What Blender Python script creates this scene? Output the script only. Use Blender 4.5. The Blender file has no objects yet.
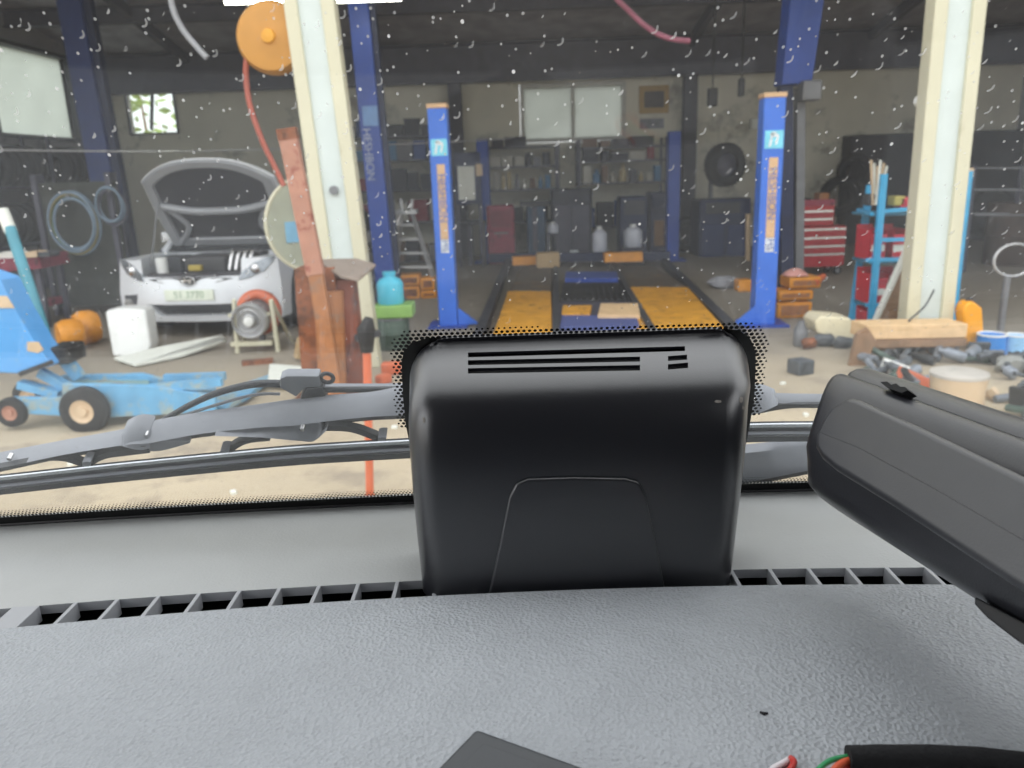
import bpy, bmesh, math, random
from mathutils import Vector, Matrix
from math import sin, cos, tan, pi, radians, atan2, sqrt
random.seed(7)
SC = bpy.context.scene
COL = SC.collection

# ------------------------------------------------------------------ camera, sky, light, exposure
PITCH, ROLL, F = radians(14.9), radians(2.0), 800.0
CZ = 1.55
C0 = Vector((0, 0, CZ))
_f = Vector((0, cos(PITCH), -sin(PITCH)))
_r0 = Vector((1, 0, 0)); _u0 = Vector((0, sin(PITCH), cos(PITCH)))
_R = _r0 * cos(ROLL) - _u0 * sin(ROLL)
_U = _r0 * sin(ROLL) + _u0 * cos(ROLL)
cam_d = bpy.data.cameras.new('camera')
cam = bpy.data.objects.new('camera', cam_d); COL.objects.link(cam)
cam.matrix_world = Matrix(((_R.x, _U.x, -_f.x, C0.x), (_R.y, _U.y, -_f.y, C0.y), (_R.z, _U.z, -_f.z, C0.z), (0, 0, 0, 1)))
cam_d.sensor_width = 36.0
cam_d.lens = 36.0 * F / 1024.0
cam_d.clip_start = 0.01; cam_d.clip_end = 200
cam_d.dof.use_dof = True
cam_d.dof.focus_distance = 0.56
cam_d.dof.aperture_fstop = 12.0
SC.camera = cam

world = bpy.data.worlds.new('overcast_sky'); SC.world = world; world.use_nodes = True
wn = world.node_tree.nodes; wl = world.node_tree.links
bg = wn['Background']; bg.inputs[1].default_value = 2.3
tc = wn.new('ShaderNodeTexCoord'); sx = wn.new('ShaderNodeSeparateXYZ'); rp = wn.new('ShaderNodeValToRGB')
rp.color_ramp.elements[0].position = 0.45; rp.color_ramp.elements[0].color = (.55, .56, .55, 1)
rp.color_ramp.elements[1].position = 0.62; rp.color_ramp.elements[1].color = (.96, .975, 1.0, 1)
mp = wn.new('ShaderNodeMapRange'); mp.inputs[1].default_value = -1; mp.inputs[2].default_value = 1
wl.new(tc.outputs['Generated'], sx.inputs[0]); wl.new(sx.outputs[2], mp.inputs[0]); wl.new(mp.outputs[0], rp.inputs[0]); wl.new(rp.outputs[0], bg.inputs[0])
sun_d = bpy.data.lights.new('sun', 'SUN'); sun_d.energy = 0.8; sun_d.angle = radians(50); sun_d.color = (1, .97, .92)
sun = bpy.data.objects.new('sun', sun_d); COL.objects.link(sun); sun.location = (-4, -6, 12)
sun.rotation_euler = (radians(48), 0, radians(-22))

SC.view_settings.view_transform = 'Standard'; SC.view_settings.look = 'None'
SC.view_settings.gamma = 1.0; SC.view_settings.use_curve_mapping = False
SC.view_settings.exposure = 0.0
SC.cycles.use_denoising = True
SC.cycles.max_bounces = 8; SC.cycles.diffuse_bounces = 5; SC.cycles.transparent_max_bounces = 12
SC.cycles.sample_clamp_indirect = 6.0
SC.cycles.caustics_reflective = False; SC.cycles.caustics_refractive = False

# ------------------------------------------------------------------ pixel rays (to measure places in the world)
def ray(px, py): return _f + _R * ((px - 512) / F) - _U * ((py - 384) / F)
def at(px, py, Y):
    d = ray(px, py); return C0 + d * (Y / d.y)
def gr(px, py, z=0.0):
    d = ray(px, py); return C0 + d * ((z - CZ) / d.z)
def atX(px, py, X):
    d = ray(px, py); return C0 + d * (X / d.x)

# ------------------------------------------------------------------ materials
def lin(h):
    if isinstance(h, str):
        h = h.lstrip('#'); c = [int(h[i:i + 2], 16) / 255 for i in (0, 2, 4)]
        return tuple(x / 12.92 if x <= .04045 else ((x + .055) / 1.055) ** 2.4 for x in c)
    return h
_mats = {}
def M(name, col, rough=.5, metal=0., var=.12, scale=8., bump=0., bscale=200., spec=.5, dirt=None, dirt_amt=.0, dscale=3.):
    if name in _mats: return _mats[name]
    m = bpy.data.materials.new(name); m.use_nodes = True; _mats[name] = m
    n = m.node_tree.nodes; l = m.node_tree.links; b = n['Principled BSDF']
    c = lin(col)
    t = n.new('ShaderNodeTexCoord')
    nz = n.new('ShaderNodeTexNoise'); nz.inputs['Scale'].default_value = scale; nz.inputs['Detail'].default_value = 5
    l.new(t.outputs['Object'], nz.inputs['Vector'])
    r = n.new('ShaderNodeValToRGB'); r.color_ramp.elements[0].position = .3; r.color_ramp.elements[1].position = .7
    r.color_ramp.elements[0].color = tuple(max(0, x * (1 - var)) for x in c) + (1,)
    r.color_ramp.elements[1].color = tuple(min(1, x * (1 + var)) for x in c) + (1,)
    l.new(nz.outputs[0], r.inputs[0]); out = r.outputs[0]
    if dirt is not None:
        n2 = n.new('ShaderNodeTexNoise'); n2.inputs['Scale'].default_value = dscale; n2.inputs['Detail'].default_value = 8
        n2.inputs['Roughness'].default_value = .7
        l.new(t.outputs['Object'], n2.inputs['Vector'])
        r2 = n.new('ShaderNodeValToRGB'); r2.color_ramp.elements[0].position = .62 - dirt_amt * .3; r2.color_ramp.elements[1].position = .72 - dirt_amt * .3
        l.new(n2.outputs[0], r2.inputs[0])
        mx = n.new('ShaderNodeMixRGB'); mx.inputs[2].default_value = lin(dirt) + (1,)
        l.new(r2.outputs[0], mx.inputs[0]); l.new(out, mx.inputs[1]); out = mx.outputs[0]
    l.new(out, b.inputs['Base Color'])
    b.inputs['Roughness'].default_value = rough; b.inputs['Metallic'].default_value = metal
    b.inputs['Specular IOR Level'].default_value = spec
    if bump:
        n3 = n.new('ShaderNodeTexNoise'); n3.inputs['Scale'].default_value = bscale; n3.inputs['Detail'].default_value = 3
        l.new(t.outputs['Object'], n3.inputs['Vector'])
        bp = n.new('ShaderNodeBump'); bp.inputs['Strength'].default_value = min(1, bump); bp.inputs['Distance'].default_value = .4 / bscale
        l.new(n3.outputs[0], bp.inputs['Height']); l.new(bp.outputs[0], b.inputs['Normal'])
    return m

def leather(name, col, rough=.55):
    m = M(name, col, rough, 0, .04, 30)
    n = m.node_tree.nodes; l = m.node_tree.links; b = n['Principled BSDF']; t = n['Texture Coordinate']
    v = n.new('ShaderNodeTexVoronoi'); v.feature = 'SMOOTH_F1'; v.inputs['Smoothness'].default_value = .4; v.inputs['Scale'].default_value = 420
    nz = n.new('ShaderNodeTexNoise'); nz.inputs['Scale'].default_value = 170; nz.inputs['Detail'].default_value = 4
    ad = n.new('ShaderNodeVectorMath'); ad.operation = 'MULTIPLY_ADD'; ad.inputs[1].default_value = (.0016, .0016, .0016)
    l.new(nz.outputs['Color'], ad.inputs[0]); l.new(t.outputs['Object'], ad.inputs[2]); l.new(ad.outputs[0], v.inputs['Vector'])
    l.new(t.outputs['Object'], nz.inputs['Vector'])
    mul = n.new('ShaderNodeMath'); mul.operation = 'ADD'
    l.new(v.outputs['Distance'], mul.inputs[0]); l.new(nz.outputs[0], mul.inputs[1])
    bp = n.new('ShaderNodeBump'); bp.inputs['Strength'].default_value = .55; bp.inputs['Distance'].default_value = .0020
    l.new(mul.outputs[0], bp.inputs['Height']); l.new(bp.outputs[0], b.inputs['Normal'])
    return m

def glass_mat(name, tint=(.93, .96, .95), dust=False, extra=1.0):
    m = bpy.data.materials.new(name); m.use_nodes = True; n = m.node_tree.nodes; l = m.node_tree.links
    n.remove(n['Principled BSDF']); out = n['Material Output']
    tr = n.new('ShaderNodeBsdfTransparent'); tr.inputs[0].default_value = tint + (1,)
    gl = n.new('ShaderNodeBsdfGlossy'); gl.inputs['Roughness'].default_value = .015
    geo = n.new('ShaderNodeNewGeometry')
    ior = n.new('ShaderNodeMix'); ior.data_type = 'FLOAT'; ior.inputs[2].default_value = 1.5; ior.inputs[3].default_value = 1 / 1.5
    l.new(geo.outputs['Backfacing'], ior.inputs[0])
    fr = n.new('ShaderNodeFresnel'); l.new(ior.outputs[0], fr.inputs['IOR'])
    fm = n.new('ShaderNodeMath'); fm.operation = 'MULTIPLY'; fm.inputs[1].default_value = extra; l.new(fr.outputs[0], fm.inputs[0])
    mx = n.new('ShaderNodeMixShader'); l.new(fm.outputs[0], mx.inputs[0]); l.new(tr.outputs[0], mx.inputs[1]); l.new(gl.outputs[0], mx.inputs[2])
    last = mx.outputs[0]
    if dust:
        t = n.new('ShaderNodeTexCoord')
        def spots(scale, rad, arc, keep, seed):
            mpn = n.new('ShaderNodeMapping'); mpn.inputs['Location'].default_value = (seed, seed * .7, seed * .3); mpn.inputs['Scale'].default_value = (1, .0, 1.0)
            l.new(t.outputs['Object'], mpn.inputs[0])
            v = n.new('ShaderNodeTexVoronoi'); v.voronoi_dimensions = '3D'; v.inputs['Scale'].default_value = scale
            l.new(mpn.outputs[0], v.inputs['Vector'])
            lt = n.new('ShaderNodeMath'); lt.operation = 'LESS_THAN'; lt.inputs[1].default_value = rad; l.new(v.outputs['Distance'], lt.inputs[0])
            sp = n.new('ShaderNodeSeparateColor'); l.new(v.outputs['Color'], sp.inputs[0])
            kp = n.new('ShaderNodeMath'); kp.operation = 'LESS_THAN'; kp.inputs[1].default_value = keep; l.new(sp.outputs[0], kp.inputs[0])
            mu = n.new('ShaderNodeMath'); mu.operation = 'MULTIPLY'; l.new(lt.outputs[0], mu.inputs[0]); l.new(kp.outputs[0], mu.inputs[1])
            res = mu.outputs[0]
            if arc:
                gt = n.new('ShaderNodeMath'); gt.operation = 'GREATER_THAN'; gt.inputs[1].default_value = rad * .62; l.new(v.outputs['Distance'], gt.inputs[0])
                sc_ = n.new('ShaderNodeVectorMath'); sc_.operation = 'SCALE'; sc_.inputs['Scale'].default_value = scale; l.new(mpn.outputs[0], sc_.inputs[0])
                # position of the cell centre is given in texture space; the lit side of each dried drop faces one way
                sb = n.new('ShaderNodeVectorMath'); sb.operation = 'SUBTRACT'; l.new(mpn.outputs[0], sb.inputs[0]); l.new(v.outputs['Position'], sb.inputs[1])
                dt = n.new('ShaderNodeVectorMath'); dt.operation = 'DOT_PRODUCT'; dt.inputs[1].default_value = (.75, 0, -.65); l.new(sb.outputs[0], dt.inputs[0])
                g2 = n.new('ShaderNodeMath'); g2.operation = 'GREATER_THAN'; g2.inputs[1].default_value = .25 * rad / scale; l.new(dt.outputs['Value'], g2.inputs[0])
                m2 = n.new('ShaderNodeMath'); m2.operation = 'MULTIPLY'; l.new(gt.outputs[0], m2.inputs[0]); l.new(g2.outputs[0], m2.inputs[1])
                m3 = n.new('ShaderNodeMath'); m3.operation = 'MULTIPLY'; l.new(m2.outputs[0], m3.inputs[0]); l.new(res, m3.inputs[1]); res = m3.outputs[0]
            # uneven strength from spot to spot
            m4 = n.new('ShaderNodeMath'); m4.operation = 'MULTIPLY'; l.new(res, m4.inputs[0]); l.new(sp.outputs[1], m4.inputs[1])
            return m4.outputs[0]
        a = spots(85, .23, True, .62, 1.3); b_ = spots(250, .20, False, .22, 5.1); c_ = spots(150, .15, False, .10, 9.4)
        a1 = n.new('ShaderNodeMath'); a1.operation = 'MAXIMUM'; l.new(a, a1.inputs[0]); l.new(b_, a1.inputs[1])
        a2 = n.new('ShaderNodeMath'); a2.operation = 'MAXIMUM'; l.new(a1.outputs[0], a2.inputs[0]); l.new(c_, a2.inputs[1])
        # wiped clean below a band: dust is heavier high on the pane
        sz = n.new('ShaderNodeSeparateXYZ'); l.new(t.outputs['Object'], sz.inputs[0])
        mr = n.new('ShaderNodeMapRange'); mr.inputs[1].default_value = 1.40; mr.inputs[2].default_value = 1.52; mr.inputs[3].default_value = .15; mr.inputs[4].default_value = 1.0
        l.new(sz.outputs[2], mr.inputs[0])
        a3 = n.new('ShaderNodeMath'); a3.operation = 'MULTIPLY'; l.new(a2.outputs[0], a3.inputs[0]); l.new(mr.outputs[0], a3.inputs[1])
        nz = n.new('ShaderNodeTexNoise'); nz.inputs['Scale'].default_value = 9; nz.inputs['Detail'].default_value = 4; l.new(t.outputs['Object'], nz.inputs['Vector'])
        mn = n.new('ShaderNodeMapRange'); mn.inputs[1].default_value = .35; mn.inputs[2].default_value = .75; mn.inputs[3].default_value = .03; mn.inputs[4].default_value = .06  # thin dust film, strengthened to stand in for the reflected haze
        l.new(nz.outputs[0], mn.inputs[0])
        a5 = n.new('ShaderNodeMath'); a5.operation = 'MULTIPLY_ADD'; a5.inputs[1].default_value = .8; l.new(a3.outputs[0], a5.inputs[0]); l.new(mn.outputs[0], a5.inputs[2])
        tl = n.new('ShaderNodeBsdfTranslucent'); tl.inputs[0].default_value = (.9, .9, .9, 1)
        df = n.new('ShaderNodeBsdfDiffuse'); df.inputs[0].default_value = (.8, .8, .8, 1)
        md = n.new('ShaderNodeMixShader'); md.inputs[0].default_value = .4; l.new(tl.outputs[0], md.inputs[1]); l.new(df.outputs[0], md.inputs[2])
        mf = n.new('ShaderNodeMixShader'); l.new(a5.outputs[0], mf.inputs[0]); l.new(last, mf.inputs[1]); l.new(md.outputs[0], mf.inputs[2]); last = mf.outputs[0]
    l.new(last, out.inputs[0]); return m

def frosted(name, col):
    m = bpy.data.materials.new(name); m.use_nodes = True; n = m.node_tree.nodes; l = m.node_tree.links
    n.remove(n['Principled BSDF']); out = n['Material Output']
    t = n.new('ShaderNodeTexCoord'); nz = n.new('ShaderNodeTexNoise'); nz.inputs['Scale'].default_value = 2; l.new(t.outputs['Object'], nz.inputs['Vector'])
    r = n.new('ShaderNodeValToRGB'); r.color_ramp.elements[0].color = tuple(x * .85 for x in col) + (1,); r.color_ramp.elements[1].color = col + (1,); l.new(nz.outputs[0], r.inputs[0])
    tl = n.new('ShaderNodeBsdfTranslucent'); l.new(r.outputs[0], tl.inputs[0])
    l.new(tl.outputs[0], out.inputs[0]); return m

def emit(name, col, s):
    m = bpy.data.materials.new(name); m.use_nodes = True; b = m.node_tree.nodes['Principled BSDF']
    b.inputs['Base Color'].default_value = col + (1,); b.inputs['Emission Color'].default_value = col + (1,); b.inputs['Emission Strength'].default_value = s
    return m

# ------------------------------------------------------------------ mesh building
class MB:
    def __init__(s): s.v = []; s.f = []
    def add(s, vs, fs):
        o = len(s.v); s.v += [Vector(x) for x in vs]; s.f += [tuple(i + o for i in f) for f in fs]; return s
    def box(s, c, size, rz=0, mat=None):
        hx, hy, hz = size[0] / 2, size[1] / 2, size[2] / 2; c = Vector(c)
        R = mat if mat is not None else Matrix.Rotation(rz, 3, 'Z')
        vs = [c + R @ Vector((x * hx, y * hy, z * hz)) for z in (-1, 1) for x, y in ((-1, -1), (1, -1), (1, 1), (-1, 1))]
        return s.add(vs, [(3, 2, 1, 0), (4, 5, 6, 7), (0, 1, 5, 4), (1, 2, 6, 5), (2, 3, 7, 6), (3, 0, 4, 7)])
    def ext(s, x0, x1, y0, y1, z0, z1):
        return s.box(((x0 + x1) / 2, (y0 + y1) / 2, (z0 + z1) / 2), (abs(x1 - x0), abs(y1 - y0), abs(z1 - z0)))
    def bar(s, p0, p1, w, h=None, up=(0, 0, 1)):
        p0 = Vector(p0); p1 = Vector(p1); h = w if h is None else h
        d = (p1 - p0); L = d.length; d = d / L; up = Vector(up)
        if abs(d.dot(up)) > .98: up = Vector((1, 0, 0)) if abs(d.x) < .9 else Vector((0, 1, 0))
        a = d.cross(up).normalized(); b = a.cross(d)
        R = Matrix((a, d, b)).transposed()
        return s.box((p0 + p1) / 2, (w, L, h), mat=R)
    def prism(s, pts, vec):
        pts = [Vector(p) for p in pts]; vec = Vector(vec); n = len(pts)
        return s.add(pts + [p + vec for p in pts], [tuple(range(n))[::-1], tuple(range(n, 2 * n))] + [(i, (i + 1) % n, n + (i + 1) % n, n + i) for i in range(n)])
    def tube(s, pts, r, seg=10, caps=True, smooth_n=0):
        pts = [Vector(p) for p in pts]
        if smooth_n: pts = spline(pts, smooth_n)
        n = len(pts); rs = r if isinstance(r, (list, tuple)) else [r] * n
        if len(rs) != n: rs = [rs[0] + (rs[-1] - rs[0]) * i / (n - 1) for i in range(n)]
        vs = []; prev = None
        for i, p in enumerate(pts):
            d = (pts[min(i + 1, n - 1)] - pts[max(i - 1, 0)]).normalized()
            if prev is None:
                u = Vector((0, 0, 1)) if abs(d.z) < .9 else Vector((1, 0, 0)); a = d.cross(u).normalized()
            else:
                a = (prev - d * prev.dot(d)); a = a.normalized() if a.length > 1e-6 else d.orthogonal().normalized()
            prev = a; b = d.cross(a)
            vs += [p + (a * cos(2 * pi * k / seg) + b * sin(2 * pi * k / seg)) * rs[i] for k in range(seg)]
        fs = [(i * seg + k, i * seg + (k + 1) % seg, (i + 1) * seg + (k + 1) % seg, (i + 1) * seg + k) for i in range(n - 1) for k in range(seg)]
        if caps: fs += [tuple(range(seg))[::-1], tuple(range((n - 1) * seg, n * seg))]
        return s.add(vs, fs)
    def cyl(s, p0, p1, r, r1=None, seg=20): return s.tube([p0, p1], [r, r if r1 is None else r1], seg)
    def lathe(s, prof, c=(0, 0, 0), ax='Z', seg=28, R=None, closed=False):
        c = Vector(c); vs = []
        for (r, h) in prof:
            for k in range(seg):
                a = 2 * pi * k / seg; v = Vector((r * cos(a), r * sin(a), h))
                if ax == 'X': v = Vector((v.z, v.x, v.y))
                if ax == 'Y': v = Vector((v.x, v.z, v.y))
                if R is not None: v = R @ v
                vs.append(c + v)
        n = len(prof); rng = n if closed else n - 1
        fs = [(i * seg + k, i * seg + (k + 1) % seg, ((i + 1) % n) * seg + (k + 1) % seg, ((i + 1) % n) * seg + k) for i in range(rng) for k in range(seg)]
        if not closed: fs += [tuple(range(seg))[::-1], tuple(range((n - 1) * seg, n * seg))]
        return s.add(vs, fs)
    def torus(s, c, R, r, ax='Y', seg=32, sec=10, sq=1.0, Rm=None):
        prof = [(R + r * cos(2 * pi * k / sec), r * sq * sin(2 * pi * k / sec)) for k in range(sec)]
        return s.lathe(prof, c, ax, seg, Rm, closed=True)
    def grid(s, fn, nu, nv):
        vs = [fn(i / nu, j / nv) for j in range(nv + 1) for i in range(nu + 1)]
        return s.add(vs, [(j * (nu + 1) + i, j * (nu + 1) + i + 1, (j + 1) * (nu + 1) + i + 1, (j + 1) * (nu + 1) + i) for j in range(nv) for i in range(nu)])
    def build(s, name, mat, parent=None, smooth=False, bevel=0, seg=2, world=True, angle=35, solid=0):
        me = bpy.data.meshes.new(name)
        off = Vector((0, 0, 0))
        if parent is not None and world:
            p = parent
            while p is not None: off += p.location; p = p.parent
        me.from_pydata([v - off for v in s.v], [], s.f)
        bm = bmesh.new(); bm.from_mesh(me)
        bmesh.ops.recalc_face_normals(bm, faces=bm.faces); bm.to_mesh(me); bm.free()
        me.materials.append(mat)
        o = bpy.data.objects.new(name, me); COL.objects.link(o)
        if parent is not None: o.parent = parent
        if solid:
            md = o.modifiers.new('thickness', 'SOLIDIFY'); md.thickness = solid; md.offset = 0
        if bevel:
            md = o.modifiers.new('bevel', 'BEVEL'); md.width = bevel; md.segments = seg; md.limit_method = 'ANGLE'; md.angle_limit = radians(angle); smooth = True
        if smooth:
            for p in me.polygons: p.use_smooth = True
            md = o.modifiers.new('ws', 'WEIGHTED_NORMAL') if bevel else None
            if not bevel:
                try: me.set_sharp_from_angle(angle=radians(50))
                except Exception: pass
        return o

def spline(pts, n):
    out = []
    P = [pts[0]] + list(pts) + [pts[-1]]
    for i in range(1, len(P) - 2):
        for k in range(n):
            t = k / n; a, b, c, d = P[i - 1], P[i], P[i + 1], P[i + 2]
            out.append(.5 * ((2 * b) + (c - a) * t + (2 * a - 5 * b + 4 * c - d) * t * t + (3 * b - a - 3 * c + d) * t ** 3))
    out.append(P[-2]); return out

def tag(o, label=None, cat=None, group=None, kind=None):
    if label: o['label'] = label
    if cat: o['category'] = cat
    if group: o['group'] = group
    if kind: o['kind'] = kind
    return o
def thing(name, loc, label, cat, group=None, rz=0):
    o = bpy.data.objects.new(name, None); COL.objects.link(o); o.location = loc; o.rotation_euler = (0, 0, rz); o.empty_display_size = .05
    return tag(o, label, cat, group)
def struct(o): o['kind'] = 'structure'; return o
def dup(o, parent=None):
    c = o.copy(); COL.objects.link(c); c.parent = parent
    for ch in list(o.children): dup(ch, c)
    return c
def place(o, loc, rz, label, group=None, scale=None):
    o.location = loc; o.rotation_euler = (0, 0, rz); o['label'] = label
    if group: o['group'] = group
    if scale: o.scale = (scale,) * 3 if not isinstance(scale, tuple) else scale
    return o
def bool_cut(o, cut):
    cb = cut.build('cutter', o.data.materials[0]); cb.location = (0, 0, 0)
    if o.parent:
        off = Vector((0, 0, 0)); p = o.parent
        while p is not None: off += p.location; p = p.parent
        cb.location = (0, 0, 0); cb.parent = None
        cb.data.transform(Matrix.Translation(-off)); cb.parent = o.parent
    md = o.modifiers.new('cut', 'BOOLEAN'); md.operation = 'DIFFERENCE'; md.object = cb; md.solver = 'EXACT'
    bpy.context.view_layer.update()
    dg = bpy.context.evaluated_depsgraph_get(); me = bpy.data.meshes.new_from_object(o.evaluated_get(dg))
    o.modifiers.clear(); old = o.data; o.data = me; bpy.data.objects.remove(cb)
    for p in me.polygons: p.use_smooth = True
    me.set_sharp_from_angle(angle=radians(35))
    return o
def text_mesh(txt, size, mat, origin, right, up, parent, name='lettering', depth=.002, align='CENTER', bold=0.0):
    cu = bpy.data.curves.new(name, 'FONT'); cu.body = txt; cu.size = size; cu.extrude = depth; cu.align_x = align; cu.align_y = 'CENTER'; cu.offset = bold
    t = bpy.data.objects.new(name, cu); COL.objects.link(t); bpy.context.view_layer.update()
    me = bpy.data.meshes.new_from_object(t.evaluated_get(bpy.context.evaluated_depsgraph_get())); bpy.data.objects.remove(t)
    right = Vector(right).normalized(); up = Vector(up).normalized(); n = right.cross(up)
    off = Vector((0, 0, 0)); p = parent
    while p is not None: off += p.location; p = p.parent
    me.transform(Matrix(((right.x, up.x, n.x, origin[0] - off.x), (right.y, up.y, n.y, origin[1] - off.y), (right.z, up.z, n.z, origin[2] - off.z), (0, 0, 0, 1))))
    me.materials.clear(); me.materials.append(mat)
    o = bpy.data.objects.new(name, me); COL.objects.link(o); o.parent = parent; return o

# common materials
m_wall = M('garage_wall_panel', '#cfccbc', .8, var=.08, scale=1.5, dirt='#96948a', dirt_amt=.2, dscale=1.0)
m_walls = M('garage_side_wall', '#9b9a9c', .85, var=.12, scale=1.2, dirt='#7c7b80', dirt_amt=.3, dscale=1.5)
m_ceil = M('garage_roof_lining', '#a3a1aa', .9, var=.2, scale=3)
m_steel_dark = M('dark_painted_steel', '#4a4a58', .6, var=.15)
m_white_col = M('cream_painted_steel', '#cdcab2', .45, var=.04, scale=4, dirt='#b9b49a', dirt_amt=.12, dscale=5)
m_col_web = M('pale_blue_white_steel', '#cbd6d5', .4, var=.04, scale=4)
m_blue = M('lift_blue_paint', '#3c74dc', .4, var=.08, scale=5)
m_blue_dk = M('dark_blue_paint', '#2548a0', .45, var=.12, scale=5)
m_navy = M('navy_paint', '#182448', .5, var=.2, scale=6)
m_yellow = M('lift_yellow_paint', '#d79a2c', .5, var=.15, scale=6, dirt='#7c5a2a', dirt_amt=.25, dscale=9)
m_yel_box = M('yellow_orange_plastic', '#d9902a', .5, var=.12, scale=10)
m_black = M('black_plastic', '#17171a', .5, var=.1)
m_rubber = M('tyre_rubber', '#1a1a1c', .85, var=.2, scale=20, bump=.4, bscale=60)
m_red = M('tool_chest_red', '#a01c2a', .35, var=.12, scale=7)
m_redp = M('red_plastic', '#c22338', .4, var=.1, scale=9)
m_chrome = M('bright_metal', '#c9c9cb', .25, 1., var=.06)
m_alu = M('brushed_aluminium', '#bfc0c2', .4, .7, var=.08)
m_silver = M('silver_car_paint', '#dfe3e8', .28, .15, var=.04, scale=3)
m_white = M('white_plastic', '#e4e6e4', .45, var=.04)
m_rust = M('rusty_steel', '#8a5232', .85, var=.25, scale=9, dirt='#5b3826', dirt_amt=.45, dscale=7, bump=.5, bscale=40)
m_rust2 = M('orange_rust', '#a06a42', .8, var=.2, scale=12, dirt='#8a6a55', dirt_amt=.3, dscale=9)
m_salmon = M('salmon_primer_steel', '#ac7c68', .7, var=.12, scale=10, dirt='#8a4a3a', dirt_amt=.25, dscale=12)
m_cyan = M('sky_blue_paint', '#3aa5d6', .45, var=.12, scale=8)
m_mblue = M('worn_machine_blue', '#62a2cc', .5, var=.12, scale=8, dirt='#93a3a2', dirt_amt=.4, dscale=6)
m_wood = M('pine_wood', '#dcbb90', .65, var=.12, scale=14)
m_wood2 = M('weathered_wood', '#8d6f55', .75, var=.2, scale=12)
m_grey = M('mid_grey_metal', '#77797d', .5, .3, var=.12)
m_dkgrey = M('dark_grey_metal', '#3d3f45', .55, .2, var=.15)
m_maroon = M('maroon_paint', '#93344a', .5, var=.2, scale=9, dirt='#3c1c24', dirt_amt=.3, dscale=9)
m_orange = M('orange_plastic', '#cf6a45', .45, var=.06)
m_paper = M('white_paper', '#dfe2da', .8, var=.05)
m_green = M('pale_green_plastic', '#8fbd63', .5, var=.1, scale=15)
m_gmetal = M('green_grey_metal', '#4a5c52', .6, var=.2)
m_card = M('cardboard', '#b0966f', .8, var=.1)
m_beige = M('beige_plastic', '#cdb596', .6, var=.06)

# ------------------------------------------------------------------ the setting: ground, garage
def ground_mat():
    m = M('ground_concrete', '#b8aa92', .85, var=.14, scale=.9, dirt='#998d7c', dirt_amt=.35, dscale=1.4, bump=.6, bscale=25)
    n = m.node_tree.nodes; l = m.node_tree.links; b = n['Principled BSDF']
    # ground beyond the garage threshold blends to a darker, greyer tone
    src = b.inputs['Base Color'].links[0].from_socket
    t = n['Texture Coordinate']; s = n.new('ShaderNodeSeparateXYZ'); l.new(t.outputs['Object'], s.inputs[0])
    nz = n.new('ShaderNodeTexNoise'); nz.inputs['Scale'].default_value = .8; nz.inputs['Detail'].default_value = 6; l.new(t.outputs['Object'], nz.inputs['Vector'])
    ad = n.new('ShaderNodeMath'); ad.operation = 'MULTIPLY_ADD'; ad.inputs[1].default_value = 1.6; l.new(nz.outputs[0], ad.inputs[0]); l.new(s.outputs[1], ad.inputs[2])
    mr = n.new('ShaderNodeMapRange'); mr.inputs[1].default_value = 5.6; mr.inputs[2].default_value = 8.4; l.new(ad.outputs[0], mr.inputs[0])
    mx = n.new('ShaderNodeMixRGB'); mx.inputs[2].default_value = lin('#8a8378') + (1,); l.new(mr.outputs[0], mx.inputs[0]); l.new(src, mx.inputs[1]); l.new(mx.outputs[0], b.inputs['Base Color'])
    return m
g = MB().ext(-40, 40, -25, 45, -.2, 0).build('floor', ground_mat()); struct(g)

XL, XR, YF, YB = -7.5, 9.6, 6.6, 15.6
def panel(hit, name, mat, axis, pos, a0, a1, z0, z1, th=.12):
    """wall with rectangular holes: hit = list of (a0,a1,z0,z1)"""
    mb = MB(); As = sorted({a0, a1, *[h[0] for h in hit], *[h[1] for h in hit]}); Zs = sorted({z0, z1, *[h[2] for h in hit], *[h[3] for h in hit]})
    for i in range(len(As) - 1):
        for j in range(len(Zs) - 1):
            ca, cz = (As[i] + As[i + 1]) / 2, (Zs[j] + Zs[j + 1]) / 2
            if any(h[0] < ca < h[1] and h[2] < cz < h[3] for h in hit): continue
            if axis == 'Y': mb.ext(As[i], As[i + 1], pos, pos + th, Zs[j], Zs[j + 1])
            else: mb.ext(pos - th if pos < 0 else pos, pos if pos < 0 else pos + th, As[i], As[i + 1], Zs[j], Zs[j + 1])
    return struct(mb.build(name, mat))
# windows of the back wall measured from the photograph
def P2(px, py, Y=YB): v = at(px, py, Y); return v.x, v.z
bx0, bz1 = P2(519, 84); bx1, bz0 = P2(626, 140)
gx0, gz1 = P2(124, 76); gx1, gz0 = P2(178, 132)
panel([(bx0, bx1, bz0, bz1), (gx0, gx1, gz0, gz1)], 'wall_back', m_wall, 'Y', YB, XL, XR, 0, 4.3)
lw0 = atX(-60, 40, XL); lw1 = atX(62, 60, XL); lw2 = atX(66, 138, XL)
panel([(10.2, lw1.y, lw2.z, lw1.z)], 'wall_left', m_walls, 'X', XL, YF, YB, 0, 5.6)
panel([], 'wall_right', m_walls, 'X', XR, YF, YB, 0, 5.6)
# front gable above the opening and its returns
struct(MB().ext(XL, XR, YF, YF + .15, 3.9, 5.6).build('wall_front', m_wall))
# sloping roof lining
rf = MB().prism([(XL, YF, 5.35), (XR, YF, 5.35), (XR, YB, 3.75), (XL, YB, 3.75)], (0, 0, .12)).build('ceiling', m_ceil); struct(rf)
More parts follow.
